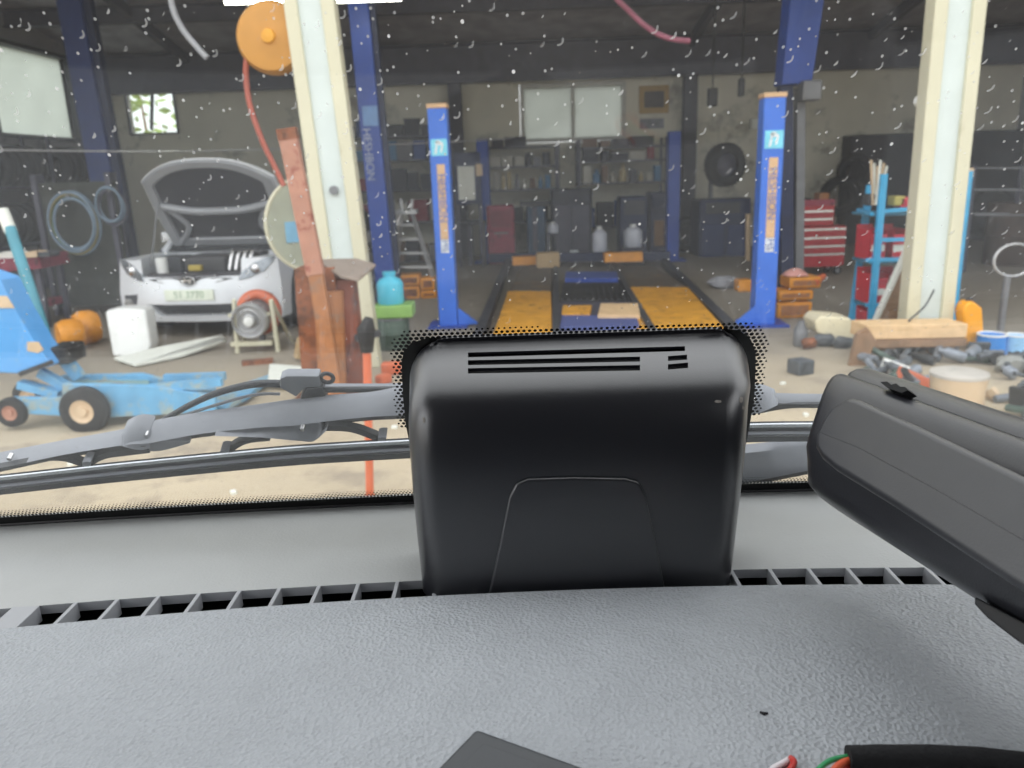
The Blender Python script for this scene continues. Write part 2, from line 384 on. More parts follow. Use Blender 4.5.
# roof beams
def beam(name, p0, p1, h=.3, w=.16, mat=m_steel_dark):
    mb = MB(); mb.bar(p0, p1, w, .02); p0 = Vector(p0); p1 = Vector(p1)
    mb.bar(p0 + Vector((0, 0, -h)), p1 + Vector((0, 0, -h)), w, .02); mb.bar(p0 + Vector((0, 0, -h / 2)), p1 + Vector((0, 0, -h / 2)), .02, h)
    return struct(mb.build(name, mat))
beam('roof_beam', (XL, 15.3, 3.74), (XR, 15.3, 3.74), .62, .3)
for k, y in enumerate((13.2, 11.0, 8.8)):
    z = 5.35 - (y - YF) / (YB - YF) * 1.6 - .04
    beam('roof_beam', (XL, y, z), (XR, y, z), .22, .14)
for x in (-5.6, -2.2, 3.4, 6.6):
    struct(MB().bar((x, YF + .1, 5.24), (x, YB - .1, 3.64), .1, .16).build('roof_rafter', m_steel_dark))

# back wall window (sliding, frosted)
def window(name, x0, x1, z0, z1, y, glassm, framem, axis='Y', mull=True, fw=.07):
    r = bpy.data.objects.new(name, None); COL.objects.link(r); r.location = (x0, y, z0) if axis == 'Y' else (y, x0, z0); struct(r)
    mb = MB()
    def b(a0, a1, c0, c1, d0, d1, q=mb):
        if axis == 'Y': q.ext(a0, a1, y + d0, y + d1, c0, c1)
        else: q.ext(y + d0, y + d1, a0, a1, c0, c1)
    b(x0 - fw, x1 + fw, z1, z1 + fw, -.05, .1); b(x0 - fw, x1 + fw, z0 - fw, z0, -.05, .1); b(x0 - fw, x0, z0, z1, -.05, .1); b(x1, x1 + fw, z0, z1, -.05, .1)
    if mull: b((x0 + x1) / 2 - .03, (x0 + x1) / 2 + .03, z0, z1, 0, .08)
    mb.build('window_frame', framem, r)
    p = MB()
    if axis == 'Y': p.ext(x0, x1, y + .04, y + .046, z0, z1)
    else: p.ext(y - .06, y - .054, x0, x1, z0, z1)
    p.build('window_pane', glassm, r); return r
m_frame = M('window_frame_grey', '#b9b9b2', .6)
fro = frosted('frosted_pane', (.56, .58, .55)); fro2 = frosted('bright_pane', (.70, .74, .70))
w1 = window('window_1', bx0 + .08, bx1 - .08, bz0 + .08, bz1 - .08, YB, fro, m_frame)
w2 = window('window_2', gx0, gx1, gz0, gz1, YB, glass_mat('clear_pane'), m_dkgrey, mull=False, fw=.03)
w3 = window('window_3', 10.2, lw1.y, lw2.z, lw1.z, XL, fro2, m_dkgrey, axis='X', fw=.06)
# extra bars at window_2: a half-open sash
MB().bar(P2(154, 90) and (P2(153, 78)[0], YB - .02, P2(153, 78)[1]), (P2(152, 130)[0], YB - .02, P2(152, 130)[1]), .05).build('window_sash', m_dkgrey, w2)
# foliage outside window_2
fol = MB(); random.seed(3)
cxo, czo = P2(140, 110, 18.5)
for k in range(260):
    c = Vector((cxo + random.gauss(0, .7), 18.5 + random.gauss(0, .5), random.uniform(.3, 4.2))); a = random.random() * 6.28; s = .16
    R = Matrix.Rotation(a, 3, 'Z') @ Matrix.Rotation(random.uniform(-1, 1), 3, 'X')
    fol.add([c + R @ Vector(v) for v in ((-s, 0, 0), (0, 0, -s * .5), (s, 0, 0), (0, 0, s * .5))], [(0, 1, 2, 3)])
bt = thing('garden_bush', (cxo, 18.5, 0), 'yellow-green leafy bush seen through the small window behind the silver car', 'bush')
fol.build('leaves', M('leaf_green', '#9fb35a', .6, var=.4, scale=3), bt); MB().tube([(cxo, 18.5, 0), (cxo + .1, 18.5, 2), (cxo, 18.6, 3.4)], [.07, .04, .02]).build('stem', m_wood2, bt)

# cab shell of the truck the camera sits in -----------------------------------------------------------
m_trim = M('cab_trim_grey', '#2c2d30', .8, var=.05, bump=.3, bscale=300)
m_cabout = M('cab_outer_paint', '#c9ccd0', .35)
ZP = CZ - .285   # level of the rear dash pad
X0C = .04
def gY(X, Z, off=0.): return (.878 - (Z - CZ)) / 1.732 - .08 * (X - X0C) ** 2 + off
def ghit(px, py, off=0.):
    d = ray(px, py)
    lo, hi = .2, 1.6
    for _ in range(40):
        mid = (lo + hi) / 2; p = C0 + d * mid
        if p.y < gY(p.x, p.z, off): lo = mid
        else: hi = mid
    return C0 + d * lo
gN = Vector((0, 1.732, 1)).normalized()   # outward normal of the glass (towards the front and up)
struct(MB().ext(-.86, .94, -1.0, .27, CZ + .42, CZ + .45).build('cab_roof', m_trim))
struct(MB().ext(-.86, .94, -1.02, -1.0, .5, CZ + .45).build('cab_rear_panel', m_trim))
for nm, x in (('cab_door_panel', -.86), ('cab_door_panel', .92)):
    mb = MB(); mb.ext(x, x + .03, -1.0, .68, .5, CZ - .26)
    mb.prism([(x, gY(x, CZ + .45) - .03, CZ + .45), (x, gY(x, CZ + .45) + .06, CZ + .45), (x, gY(x, CZ - .29) + .03, CZ - .29), (x, gY(x, CZ - .29) - .06, CZ - .29)], (.03, 0, 0))
    mb.ext(x, x + .03, -1.0, -.75, CZ - .26, CZ + .45)
    struct(mb.build(nm, m_trim))
struct(MB().ext(-.86, .94, -1.0, .70, .48, .5).build('cab_floor', m_trim))
cw = MB(); cw.grid(lambda u, v: Vector((-.86 + 1.8 * u, gY(-.86 + 1.8 * u, CZ - .30) + .012 + .03 * v, CZ - .30 - .72 * v)), 24, 2)
struct(cw.build('cab_front_panel', m_cabout, smooth=True, solid=.01))

# windshield
ws = thing('window_4', (0, gY(0, CZ), CZ), None, None); struct(ws)
mb = MB(); mb.grid(lambda u, v: Vector((-.86 + 1.8 * u, gY(-.86 + 1.8 * u, CZ - .31 + .74 * v), CZ - .31 + .74 * v)), 60, 16)
o = mb.build('windshield_pane', glass_mat('windshield_glass', (.975, .98, .975), dust=True, extra=1.35), None, smooth=True)
o.data.materials.append(glass_mat('windshield_glass_clean', (.975, .98, .975), extra=1.35))
md = o.modifiers.new('t', 'SOLIDIFY'); md.thickness = .004; md.offset = 0; md.material_offset = 1
o.parent = ws; o.location = -ws.location

# ------------------------------------------------------------------ dashboard
m_pad = leather('dash_leather_grain', '#aaaeb3', .5)
m_pad2 = M('rear_pad_vinyl', '#b2b4b3', .55, var=.03, scale=20, bump=.35, bscale=420)
m_grl = M('grille_plastic', '#aaacb0', .5, var=.04)
m_duct = M('duct_black', '#101114', .7)
dash = thing('dashboard', (0, .45, CZ - .6), 'light grey grained dashboard with a defroster grille, below the windshield', 'dashboard')
def eY(X): return .488 - .17 * (X - X0C) ** 2
def vY(X): return .527 - .13 * (X - X0C) ** 2
DX0, DX1 = -.83, .91
prof = [(.010, -.06), (.006, -.012), (.004, -.004), (.0, -.0008), (-.006, 0), (-.03, .0015), (-.07, .002), (-.12, .0), (-.17, -.003), (-.22, -.012), (-.27, -.035), (-.31, -.08), (-.33, -.18), (-.34, -.35)]
prof = spline([Vector((a, b, 0)) for a, b in prof], 4)
def padf(u, v):
    X = DX0 + (DX1 - DX0) * u; k = v * (len(prof) - 1); i = min(int(k), len(prof) - 2); p = prof[i].lerp(prof[i + 1], k - i)
    w = .0035 * math.exp(-((X + .17) / .12) ** 2) * math.exp(-((p.x + .12) / .06) ** 2) + .004 * math.exp(-((X - .24) / .06) ** 2) * math.exp(-((p.x + .13) / .05) ** 2)
    return Vector((X, eY(X) + p.x, CZ - .275 + p.y - w))
MB().grid(padf, 160, len(prof) - 1).build('front_pad', m_pad, dash, smooth=True)
def rearf(u, v):
    X = DX0 + (DX1 - DX0) * u; y0 = vY(X); y1 = gY(X, ZP) + .02
    return Vector((X, y0 + (y1 - y0) * v, ZP - .0006 * (1 - v) * 10 * max(0, .1 - v)))
MB().grid(rearf, 120, 16).build('rear_pad', m_pad2, dash, smooth=True)
# defroster slot: back wall, floor, bars
gb = MB()
gb.grid(lambda u, v: Vector((DX0 + (DX1 - DX0) * u, vY(DX0 + (DX1 - DX0) * u) + (.0012 if v > 0 else 0), ZP - .0075 * v)), 120, 1)
gb.build('grille_wall', m_grl, dash, smooth=True)
gf = MB(); gf.grid(lambda u, v: Vector((DX0 + (DX1 - DX0) * u, eY(DX0 + (DX1 - DX0) * u) - .02 + .12 * v, ZP - .035)), 60, 1)
gf.build('duct', m_duct, dash)
def top_hit(px, py, z):
    d = ray(px, py); return C0 + d * ((z - CZ) / d.z)
bars = []
xa = top_hit(398, 580, ZP).x
for k in range(-3, 9): bars.append((xa - k * .0283, .0030))
xb = top_hit(731, 570, ZP).x
for k in range(0, 9): bars.append((xb + k * .0277, .0030))
wide = top_hit(30, 603, ZP).x
for X, w in bars:
    if X > DX1 or X < wide + .012: continue
    gm = MB(); y1 = vY(X) + .0006; y0 = eY(X) + .002
    gm.prism([(X - w / 2, y0, ZP + .0002), (X + w / 2, y0, ZP + .0002), (X + w / 2, y1, ZP + .0002), (X - w / 2, y1, ZP + .0002)], (0, 0, -.012))
    gm.build('grille_bar', m_grl, dash, bevel=.0005)
gm = MB(); y1 = vY(wide) + .0006; gm.prism([(wide - .0095, eY(wide) + .002, ZP + .0002), (wide + .0095, eY(wide) + .002, ZP + .0002), (wide + .0095, y1, ZP + .0002), (wide - .0095, y1, ZP + .0002)], (0, 0, -.012))
gm.build('grille_bar', m_grl, dash, bevel=.0005)
for k in range(1, 12):
    X = wide - .0095 - k * .0283
    gm = MB(); gm.prism([(X - .0011, eY(X) + .002, ZP + .0002), (X + .0011, eY(X) + .002, ZP + .0002), (X + .0011, vY(X), ZP + .0002), (X - .0011, vY(X), ZP + .0002)], (0, 0, -.012))
    gm.build('grille_bar', m_grl, dash, bevel=.0005)
# seal line where pad meets the glass
MB().tube([Vector((x, gY(x, ZP) - .003, ZP + .001)) for x in [DX0 + .03 * i for i in range(58)]], .0022, 8).build('windshield_seal', m_black, dash, smooth=True)

# ------------------------------------------------------------------ black moulded housing against the windshield
m_hous = M('housing_black_plastic', '#17181f', .3, var=.06, scale=40, bump=.2, bscale=900, spec=1.0)
m_hous.node_tree.nodes['Principled BSDF'].inputs['Coat Weight'].default_value = .7; m_hous.node_tree.nodes['Principled BSDF'].inputs['Coat Roughness'].default_value = .38; m_hous.node_tree.nodes['Principled BSDF'].inputs['Coat IOR'].default_value = 1.6
BXc = (at(578, 590, .5).x)
hs = thing('sensor_housing', (BXc, .52, ZP), 'tall black plastic housing with vent slots standing on the dashboard against the windshield', 'housing')
def pxX(px, py, Y): return at(px, py, Y).x
# left and right silhouettes measured at several heights of the front face
sil = [(600, 423, 729, .503), (560, 419, 734, .503), (500, 413, 741, .505), (450, 409, 746, .507), (420, 407.5, 748, .509), (400, 408, 748, .513)]
fp = []   # (y, z, xl, xr) along the side profile
def tab(t, y):
    for (a, p), (b, q) in zip(t, t[1:]):
        if a <= y <= b: return p + (q - p) * (y - a) / (b - a)
    return t[0][1] if y < t[0][0] else t[-1][1]
TL = [(335, 411), (345, 409.5), (400, 408), (420, 407.5), (450, 409), (500, 413), (560, 419), (600, 423)]
TR = [(335, 742), (345, 744), (380, 748), (400, 748), (450, 746), (500, 741), (560, 734), (600, 729)]
for y, zr in ((.503, -.289), (.5035, -.262), (.505, -.235), (.506, -.208), (.507, -.188), (.509, -.170), (.5125, -.156), (.5185, -.1455), (.527, -.1378), (.538, -.1318), (.550, -.1268), (.564, -.1213), (.5795, -.1152)):
    v = Vector((BXc, y, CZ + zr)) - C0; fz = v.dot(_f); py = 384 - F * v.dot(_U) / fz
    a = at(tab(TL, py) + .5, py, y + .018); b = at(tab(TR, py) - .5, py, y + .018); fp.append((y, CZ + zr, a.x, b.x))
def housing_rings():
    rings = []; NR = 8
    for i, (y, z, xl, xr) in enumerate(fp):
        p = fp[max(i - 1, 0)]; q = fp[min(i + 1, len(fp) - 1)]
        t = Vector((0, q[0] - p[0], q[1] - p[1])).normalized(); n = Vector((0, t.z, -t.y))
        if n.y < 0: n = -n
        n = Vector((0, n.y, n.z))
        r = .02; row = []
        def pt(x, dep): return Vector((x, y, z)) + n * dep
        row.append(pt(xl + .001, r + .05))
        for k in range(NR + 1):
            a = pi / 2 * k / NR; row.append(pt(xl + r - r * cos(a), r - r * sin(a)))
        for k in range(1, 12): row.append(pt(xl + r + (xr - xl - 2 * r) * k / 12, 0))
        for k in range(NR, -1, -1):
            a = pi / 2 * k / NR; row.append(pt(xr - r + r * cos(a), r - r * sin(a)))
        row.append(pt(xr - .001, r + .05))
        row = [Vector((v.x, min(v.y, gY(v.x, v.z) - .005), v.z)) for v in row]
        rings.append(row)
    return rings
# smooth the profile with a spline first
fpv = spline([Vector((a[0], a[1], 0)) for a in fp], 4); fpw = spline([Vector((a[2], a[3], 0)) for a in fp], 4)
fp = [(p.x, p.y, w.x, w.y) for p, w in zip(fpv, fpw)]
fp = [(fp[0][0], ZP - .004, fp[0][2] , fp[0][3])] + fp[1:]
# round the upper corners: the last rings narrow slightly
N = len(fp); fp = [(y, z, xl + .010 * max(0, (i - (N - 9)) / 8) ** 3, xr - .010 * max(0, (i - (N - 9)) / 8) ** 3) for i, (y, z, xl, xr) in enumerate(fp)]
rings = housing_rings(); mb = MB(); W = len(rings[0])
vs = [v for r in rings for v in r]
fs = [(i * W + k, i * W + k + 1, (i + 1) * W + k + 1, (i + 1) * W + k) for i in range(len(rings) - 1) for k in range(W - 1)]
# back shell: closes the body towards the glass
back = [Vector((v.x, min(v.y + .006, gY(v.x, v.z) - .0045), v.z - .004)) for v in rings[-1]]
mb.add(vs, fs)
o = mb.build('shell', m_hous, hs, smooth=True)
o.modifiers.new('t', 'SOLIDIFY').thickness = .0025; o.modifiers['t'].offset = -1
# flip check: normals should face the viewer; thickness goes inwards
top_p = Vector((0, .556 - .528, (-.1245) - (-.1378))).normalized()
tp0 = Vector((BXc, .540, CZ - .1315)); tn = Vector((0, -top_p.z, top_p.y))
def tophit(px, py):
    d = ray(px, py); t = (tp0 - C0).dot(tn) / d.dot(tn); return C0 + d * t
bpy.context.view_layer.update()
cut = MB()
for (xs, ys, xe, ye) in ((468, 354.5, 685, 348.3), (468, 363, 640, 359.5), (668, 359, 687, 357.6), (468, 371.5, 640, 368.3), (668, 367.5, 688, 365.8)):
    a = tophit(xs, ys - 2.6); b = tophit(xe, ye - 2.6); c = tophit(xe, ye + 2.6); d_ = tophit(xs, ys + 2.6)
    up = tn * .02; cut.prism([a + up, b + up, c + up, d_ + up], -tn * .04)
bool_cut(o, cut)
o.modifiers.new('b', 'BEVEL'); o.modifiers['b'].width = .0004; o.modifiers['b'].segments = 1; o.modifiers['b'].limit_method = 'ANGLE'; o.modifiers['b'].angle_limit = radians(50)
# raised panel on the front face
def fronty(z):
    for i in range(len(fp) - 1):
        if fp[i][1] <= z <= fp[i + 1][1]: return fp[i][0] + (fp[i + 1][0] - fp[i][0]) * (z - fp[i][1]) / (fp[i + 1][1] - fp[i][1])
    return fp[0][0]
pp = [(488, 596), (500, 540), (509, 496), (516, 483), (528, 478), (575, 476.5), (625, 477.5), (638, 481), (645, 494), (655, 540), (664, 596)]
mb = MB(); P3 = []
for x, y in pp:
    v = at(x, y, .506); v.z = max(v.z, ZP - .002); v.y = fronty(v.z) + .001; P3.append(v)
mb.prism(P3, (0, -.0035, 0)); mb.build('raised_panel', m_hous, hs, bevel=.0026, seg=4)
# scuffs rubbed through to lighter plastic
m_scuff = M('scuffed_plastic', '#8b8680', .7, var=.25, scale=300)
for (x, y, rx, ry) in ((718, 401.5, 3.6, 1.6), (741, 400, 2, 3.5), (743, 408, 1.2, 2.2), (424, 420, 1.3, 3)):
    pts = []; 
    for k in range(9):
        a = 2 * pi * k / 9; rr = random.uniform(.75, 1.15); pts.append((x + rx * rr * cos(a), y + ry * rr * sin(a)))
    # drop the patch onto the shell
    dg = bpy.context.evaluated_depsgraph_get(); oe = o.evaluated_get(dg); mw = o.matrix_world.inverted()
    bpy.context.view_layer.update(); mw = o.matrix_world.inverted(); q = []
    for a, b in pts:
        d = ray(a, b); ok, loc, nn, _ = o.ray_cast(mw @ C0, d)
        if ok: q.append((o.matrix_world @ loc) + nn * .0002)
    if len(q) >= 5: MB().prism(q, (0, .0002, -.0001)).build('scuff', m_scuff, hs)['label'] = 'pale scuff mark'
# dark plate added behind the slots so that they read dark and end in something
ip = [tophit(x, y) - tn * .008 for x, y in ((440, 392), (716, 388), (712, 338), (446, 343))]
ip = [Vector((v.x, min(v.y, gY(v.x, v.z) - .007), v.z)) for v in ip]
MB().prism(ip, -tn * .002).build('inner_plate', m_duct, hs)

# ------------------------------------------------------------------ printed black border on the glass (frit)
m_frit = M('frit_enamel', '#050506', .35)
def gp(X, z, off): return Vector((X, gY(X, z, off), z))
fb = MB()
fb.grid(lambda u, v: (lambda X: gp(X, ZP - .02 + (.02 + .0105) * v, -.0032))(DX0 + (DX1 - DX0) * u), 120, 2)
fb.build('frit_band', m_frit, ws, smooth=True)
disc = MB()
def dot(c, r, seg=6):
    # disc lying in the glass
    ex = Vector((1, -.16 * (c.x - X0C), 0)).normalized(); ez = Vector((0, -1 / 1.732, 1)).normalized()
    disc.add([c + ex * r * cos(2 * pi * k / seg) + ez * r * sin(2 * pi * k / seg) for k in range(seg)], [tuple(range(seg))])
sp = .0030
X = DX0; 
for j in range(4):
    n = int((DX1 - DX0) / sp)
    for i in range(n):
        X = DX0 + (i + .5 * (j % 2)) * sp; z = ZP + .0105 + .0012 + j * .0021
        if -.45 < X < .45: dot(gp(X, z, -.0034), .00135 * (1 - .2 * j))
# housing outline on the glass, as (X, distance along the pane)
opx = [(420, 470), (411, 425), (408, 395), (407, 362), (409, 352), (415, 345), (428, 341), (450, 339.5)] + [(x, 339.5 - (x - 450) * .030) for x in range(470, 711, 20)] + [(722, 331.5), (736, 333), (745, 341), (749.5, 353), (749.5, 370), (748.5, 395), (744, 425), (735, 470)]
pathP = [ghit(x, y) for x, y in opx]
path = [(p.x, p.z) for p in pathP]; PS = [Vector((p.x, p.z * 1.155)) for p in pathP]
SOLID = .0036
def sdf(X, z):
    q = Vector((X, z * 1.155)); best = 9; inside = False
    for a, b in zip(PS, PS[1:]):
        ab = b - a; t = max(0, min(1, (q - a).dot(ab) / ab.length_squared)); best = min(best, (q - a - ab * t).length)
    n = len(PS); j = n - 1
    for i in range(n):
        if (PS[i].y > q.y) != (PS[j].y > q.y) and q.x < (PS[j].x - PS[i].x) * (q.y - PS[i].y) / (PS[j].y - PS[i].y) + PS[i].x: inside = not inside
        j = i
    return -best if inside else best
fs_ = MB()
def off_path(d):
    out = []
    for i in range(len(PS)):
        a = PS[max(i - 1, 0)]; b = PS[min(i + 1, len(PS) - 1)]; t = (b - a).normalized(); n = Vector((-t.y, t.x)); out.append((PS[i].x + n.x * d, (PS[i].y + n.y * d) / 1.155))
    return out
A_, B_ = off_path(-.014), off_path(SOLID)
rv = [gp(x, z, -.0033) for x, z in A_] + [gp(x, z, -.0033) for x, z in B_]; n_ = len(PS)
fs_.add(rv, [(i, i + 1, n_ + i + 1, n_ + i) for i in range(n_ - 1)]); fs_.build('frit_surround', m_frit, ws, smooth=True)
sp = .0040; cTL = PS[5]; cTR = PS[-6]; zlo = ghit(404, 425).z
for j in range(0, 60):
    z = zlo + j * sp * .75
    for i in range(int(.46 / sp)):
        X = -.17 + (i + .5 * (j % 2)) * sp; d = sdf(X, z)
        if d < SOLID - .001 or d > .03: continue
        q = Vector((X, z * 1.155)); cr = max(math.exp(-((q - cTL).length / .016) ** 2), math.exp(-((q - cTR).length / .016) ** 2))
        dmax = SOLID + .007 + .013 * cr
        if d < dmax: dot(gp(X, z, -.0034), .0018 * (1 - .55 * (d - SOLID) / (dmax - SOLID)), 7)
disc.build('frit_dots', m_frit, ws)

# ------------------------------------------------------------------ second plastic cover, lying askew on the right of the dashboard
m_cov = M('cover_black_plastic', '#2e2f34', .38, var=.08, scale=60, bump=.35, bscale=900)
for _m in (m_cov,):
    _m.node_tree.nodes['Principled BSDF'].inputs['Coat Weight'].default_value = .5; _m.node_tree.nodes['Principled BSDF'].inputs['Coat Roughness'].default_value = .35
m_cov2 = M('cover_panel_plastic', '#323338', .38, var=.05, scale=60, bump=.25, bscale=900)
m_cov2.node_tree.nodes['Principled BSDF'].inputs['Coat Weight'].default_value = .6; m_cov2.node_tree.nodes['Principled BSDF'].inputs['Coat Roughness'].default_value = .4
def P_at(px, py, t): return C0 + ray(px, py) * t     # t = distance along the view axis
LT, LB = P_at(829, 354, .56), P_at(785, 478, .535)
RT, RB = P_at(1024, 418, .40), P_at(1024, 632, .375)
def ext_(a, b, k): return a + (b - a) * k
K = 1.75
RT2, RB2 = ext_(LT, RT, K), ext_(LB, RB, K)
def cov(u, w, h=0.):
    """u along the length, w from the upper (0) to the lower edge (1), h out of the face toward the viewer"""
    a = LT.lerp(RT2, u); b = LB.lerp(RB2, u); p = a.lerp(b, w)
    n = ((RT2 - LT).cross(LB - LT)).normalized()
    if n.dot(C0 - LT) < 0: n = -n
    return p + n * h
cvr = thing('sensor_cover', tuple(cov(.8, .98, -.03)), 'loose black plastic cover lying askew at the right end of the dashboard', 'cover')
secs = [(-.12, -.060), (-.10, -.040), (-.06, -.026), (-.01, -.018), (.04, -.0135), (.078, -.012), (.085, -.0140), (.092, -.0070), (.12, -.003), (.16, 0.), (.22, .002), (.32, .003), (.45, .003), (.6, .003), (.72, .002), (.80, -.0025), (.88, -.006), (.95, -.010), (.985, -.02), (1.0, -.034), (.99, -.060)]
mb = MB(); rows = []
us = [0, .004, .012, .022, .035, .05, .1, .2, .3, .4, .5, .6, .7, .8, .9, 1.0]
for u in us:
    e = max(0, 1 - u / .045); kk = sqrt(max(0, 1 - e * e)) if u < .045 else 1
    row = []
    for w, h in secs:
        hh = -.060 + (h + .060) * (.55 + .45 * kk); ww = .5 + (w - .5) * (.86 + .14 * kk)
        row.append(cov(u, ww, hh))
    rows.append(row)
W = len(secs)
vs = [v for r in rows for v in r]; fs = [(i * W + k, i * W + k + 1, (i + 1) * W + k + 1, (i + 1) * W + k) for i in range(len(rows) - 1) for k in range(W - 1)]
fs += [tuple(range(W))[::-1], tuple(range((len(rows) - 1) * W, len(rows) * W))]
fs += [(i * W + W - 1, i * W, (i + 1) * W, (i + 1) * W + W - 1) for i in range(len(rows) - 1)]
mb.add(vs, fs); co = mb.build('shell', m_cov, cvr, smooth=True)
# raised long panel with a groove through it
def face_pt(px, py, h):
    n = ((RT2 - LT).cross(LB - LT)).normalized()
    if n.dot(C0 - LT) < 0: n = -n
    p0 = LT + n * h; d = ray(px, py); return C0 + d * ((p0 - C0).dot(n) / d.dot(n)), n
pnl = [(852, 406), (840, 412), (831, 425), (824, 440), (823, 453), (829, 463), (842, 474), (900, 510), (1024, 592), (1085, 630), (1098, 612), (1098, 530), (1085, 508), (1024, 478), (930, 433), (868, 405), (858, 402)]
q = [face_pt(x, y, .002)[0] for x, y in pnl]; nn = face_pt(0, 0, 0)[1]
MB().prism(q, nn * .0085).build('raised_panel', m_cov2, cvr, bevel=.0055, seg=6)
mb = MB(); mb.tube([face_pt(x, y, .0104)[0] for x, y in ((820, 432), (860, 448), (930, 486), (1024, 540), (1096, 582))], .0003, 6); mb.build('mould_line', m_cov, cvr, smooth=True)
mb = MB(); ch = [(889, 388), (896, 387.5), (900, 391), (905, 389.5), (909, 393), (914, 393), (917, 396.5), (911, 399), (904, 396.5), (896, 394)]
mb.prism([face_pt(x, y, -.009)[0] for x, y in ch], nn * .008); mb.build('chipped_edge', m_duct, cvr)['label'] = 'chipped dark notch in the edge'
mb = MB(); tab = [(974, 596), (1024, 622), (1080, 655), (1080, 680), (1016, 640), (986, 617), (974, 604)]
mb.prism([face_pt(x, y, -.030)[0] for x, y in tab], nn * -.012); mb.build('clip_tab', m_black, cvr, bevel=.001)

# ------------------------------------------------------------------ black module lying on the dash, bottom of the frame
def pad_hit(px, py, h=.0):
    """where the pixel ray meets the front pad raised by h"""
    d = ray(px, py); lo, hi = .1, .8
    def sz(p):
        X = p.x; k = p.y - eY(X); z = None
        for i in range(len(prof) - 1):
            if prof[i + 1].x <= k <= prof[i].x:
                t = (k - prof[i].x) / (prof[i + 1].x - prof[i].x); z = prof[i].y + (prof[i + 1].y - prof[i].y) * t
        return CZ - .275 + (z if z is not None else 0) + h
    for _ in range(40):
        m = (lo + hi) / 2; p = C0 + d * (m)
        if p.z > sz(p): lo = m
        else: hi = m
    return C0 + d * lo
m_mod = M('module_satin_plastic', '#3b3e42', .38, var=.03)
A = pad_hit(476, 727, .016); B = pad_hit(590, 768, .016); L_ = pad_hit(436, 768, .016)
e1 = (B - A).normalized(); e2 = (L_ - A); e2 = (e2 - e1 * e2.dot(e1)).normalized(); nz_ = e1.cross(e2); nz_ = nz_ if nz_.z > 0 else -nz_
e2 = (L_ - A).normalized()
md_ = thing('plastic_module', tuple(A - nz_ * .016), 'flat dark grey plastic module lying on the dashboard at the bottom edge of the view', 'module')
mb = MB(); mb.prism([A, A + e1 * .115, A + e1 * .115 + e2 * .075, A + e2 * .075], -nz_ * .015)
mb.build('case', m_mod, md_, bevel=.0028, seg=4)
mb = MB(); i0 = A + e1 * .01 + e2 * .008 + nz_ * .0001; mb.prism([i0, i0 + e1 * .09, i0 + e1 * .09 + e2 * .055, i0 + e2 * .055], nz_ * .0004); mb.build('lid', m_mod, md_, bevel=.0003)

# ------------------------------------------------------------------ wiring loom
m_tape = M('cloth_tape', '#1c1c1e', .9, var=.2, scale=60, bump=.8, bscale=500)
lp = [pad_hit(x, y, .0055) for x, y in ((848, 757), (880, 757), (930, 757), (980, 760), (1024, 766), (1090, 778))]
lm = thing('wiring_loom', tuple(pad_hit(900, 760)), 'black cloth-taped wiring loom with bare wire ends lying on the dashboard', 'wiring loom')
MB().tube(lp, [.0052, .0055, .0055, .0058, .0062, .0065], 14).build('sleeve', m_tape, lm, smooth=True)
m_wr, m_wg, m_ww, m_wo = M('wire_red', '#c6372f', .4), M('wire_green', '#2f9a5f', .4), M('wire_white', '#e6dfe2', .4), M('wire_orange', '#e2603a', .4)
def wire(pts, m, h=.003, r=.0012):
    q = [pad_hit(x, y, h + (.0006 * i)) for i, (x, y) in enumerate(pts)]
    MB().tube(q, r, 8, smooth_n=5).build('wire', m, lm, smooth=True)
wire([(862, 758), (850, 760), (838, 766), (826, 780), (815, 800)], m_wo, .004, .0017)
wire([(860, 755), (846, 757), (832, 760), (820, 768), (800, 790)], m_wg, .0045, .0013)
wire([(862, 761), (846, 766), (836, 776), (830, 800)], m_wr, .002, .0016)
wire([(790, 758), (794, 762), (790, 770), (775, 790), (790, 812), (830, 812)], m_wr, .002, .0016)
wire([(789, 760), (782, 764), (770, 772), (765, 790), (785, 816), (835, 816)], m_ww, .001, .0016)

# small tear in the pad grain
mb = MB(); mb.tube([pad_hit(x, y, .0003) for x, y in ((760, 712), (764, 714), (768, 713))], [.0006, .0011, .0004], 6); mb.build('pad_nick', m_duct, dash)

# ------------------------------------------------------------------ windshield wiper (outside)
m_wip = M('wiper_satin_grey', '#8f939b', .4, .0, var=.05, scale=60)
m_wipd = M('wiper_black', '#33363d', .5, var=.1, scale=60)
m_wips = M('wiper_spine_steel', '#c9ced4', .25, .8)
def smoothpx(a, n): 
    q = spline([Vector((x, y, 0)) for x, y in a], n); return [(v.x, v.y) for v in q]
def ribbon(mb, top, bot, off, th, n=4, tilt=0.):
    if n: top = smoothpx(top, n); bot = smoothpx(bot, n)
    m = len(top); A = [ghit(*p, off) for p in top]; B = [ghit(*p, off - tilt) for p in bot]; nv = gN * th
    vs = A + B + [p + nv for p in A] + [p + nv for p in B]; fs = []
    for i in range(m - 1):
        fs += [(i, i + 1, m + i + 1, m + i), (2 * m + i, 3 * m + i, 3 * m + i + 1, 2 * m + i + 1), (i, 2 * m + i, 2 * m + i + 1, i + 1), (m + i, m + i + 1, 3 * m + i + 1, 3 * m + i)]
    fs += [(0, m, 3 * m, 2 * m), (m - 1, 3 * m - 1, 4 * m - 1, 2 * m - 1)]
    return mb.add(vs, fs)
def wtube(mb, pts, off, rpx, n=6, seg=10):
    q = smoothpx(pts, n); P = [ghit(x, y, off) for x, y in q]; r = [(P[i] - C0).dot(_f) / F * (rpx if not isinstance(rpx, (list, tuple)) else rpx[0] + (rpx[1] - rpx[0]) * i / (len(P) - 1)) for i in range(len(P))]
    return mb.tube(P, r, seg)
def sh(a, dy): return [(x, y + dy) for x, y in a]
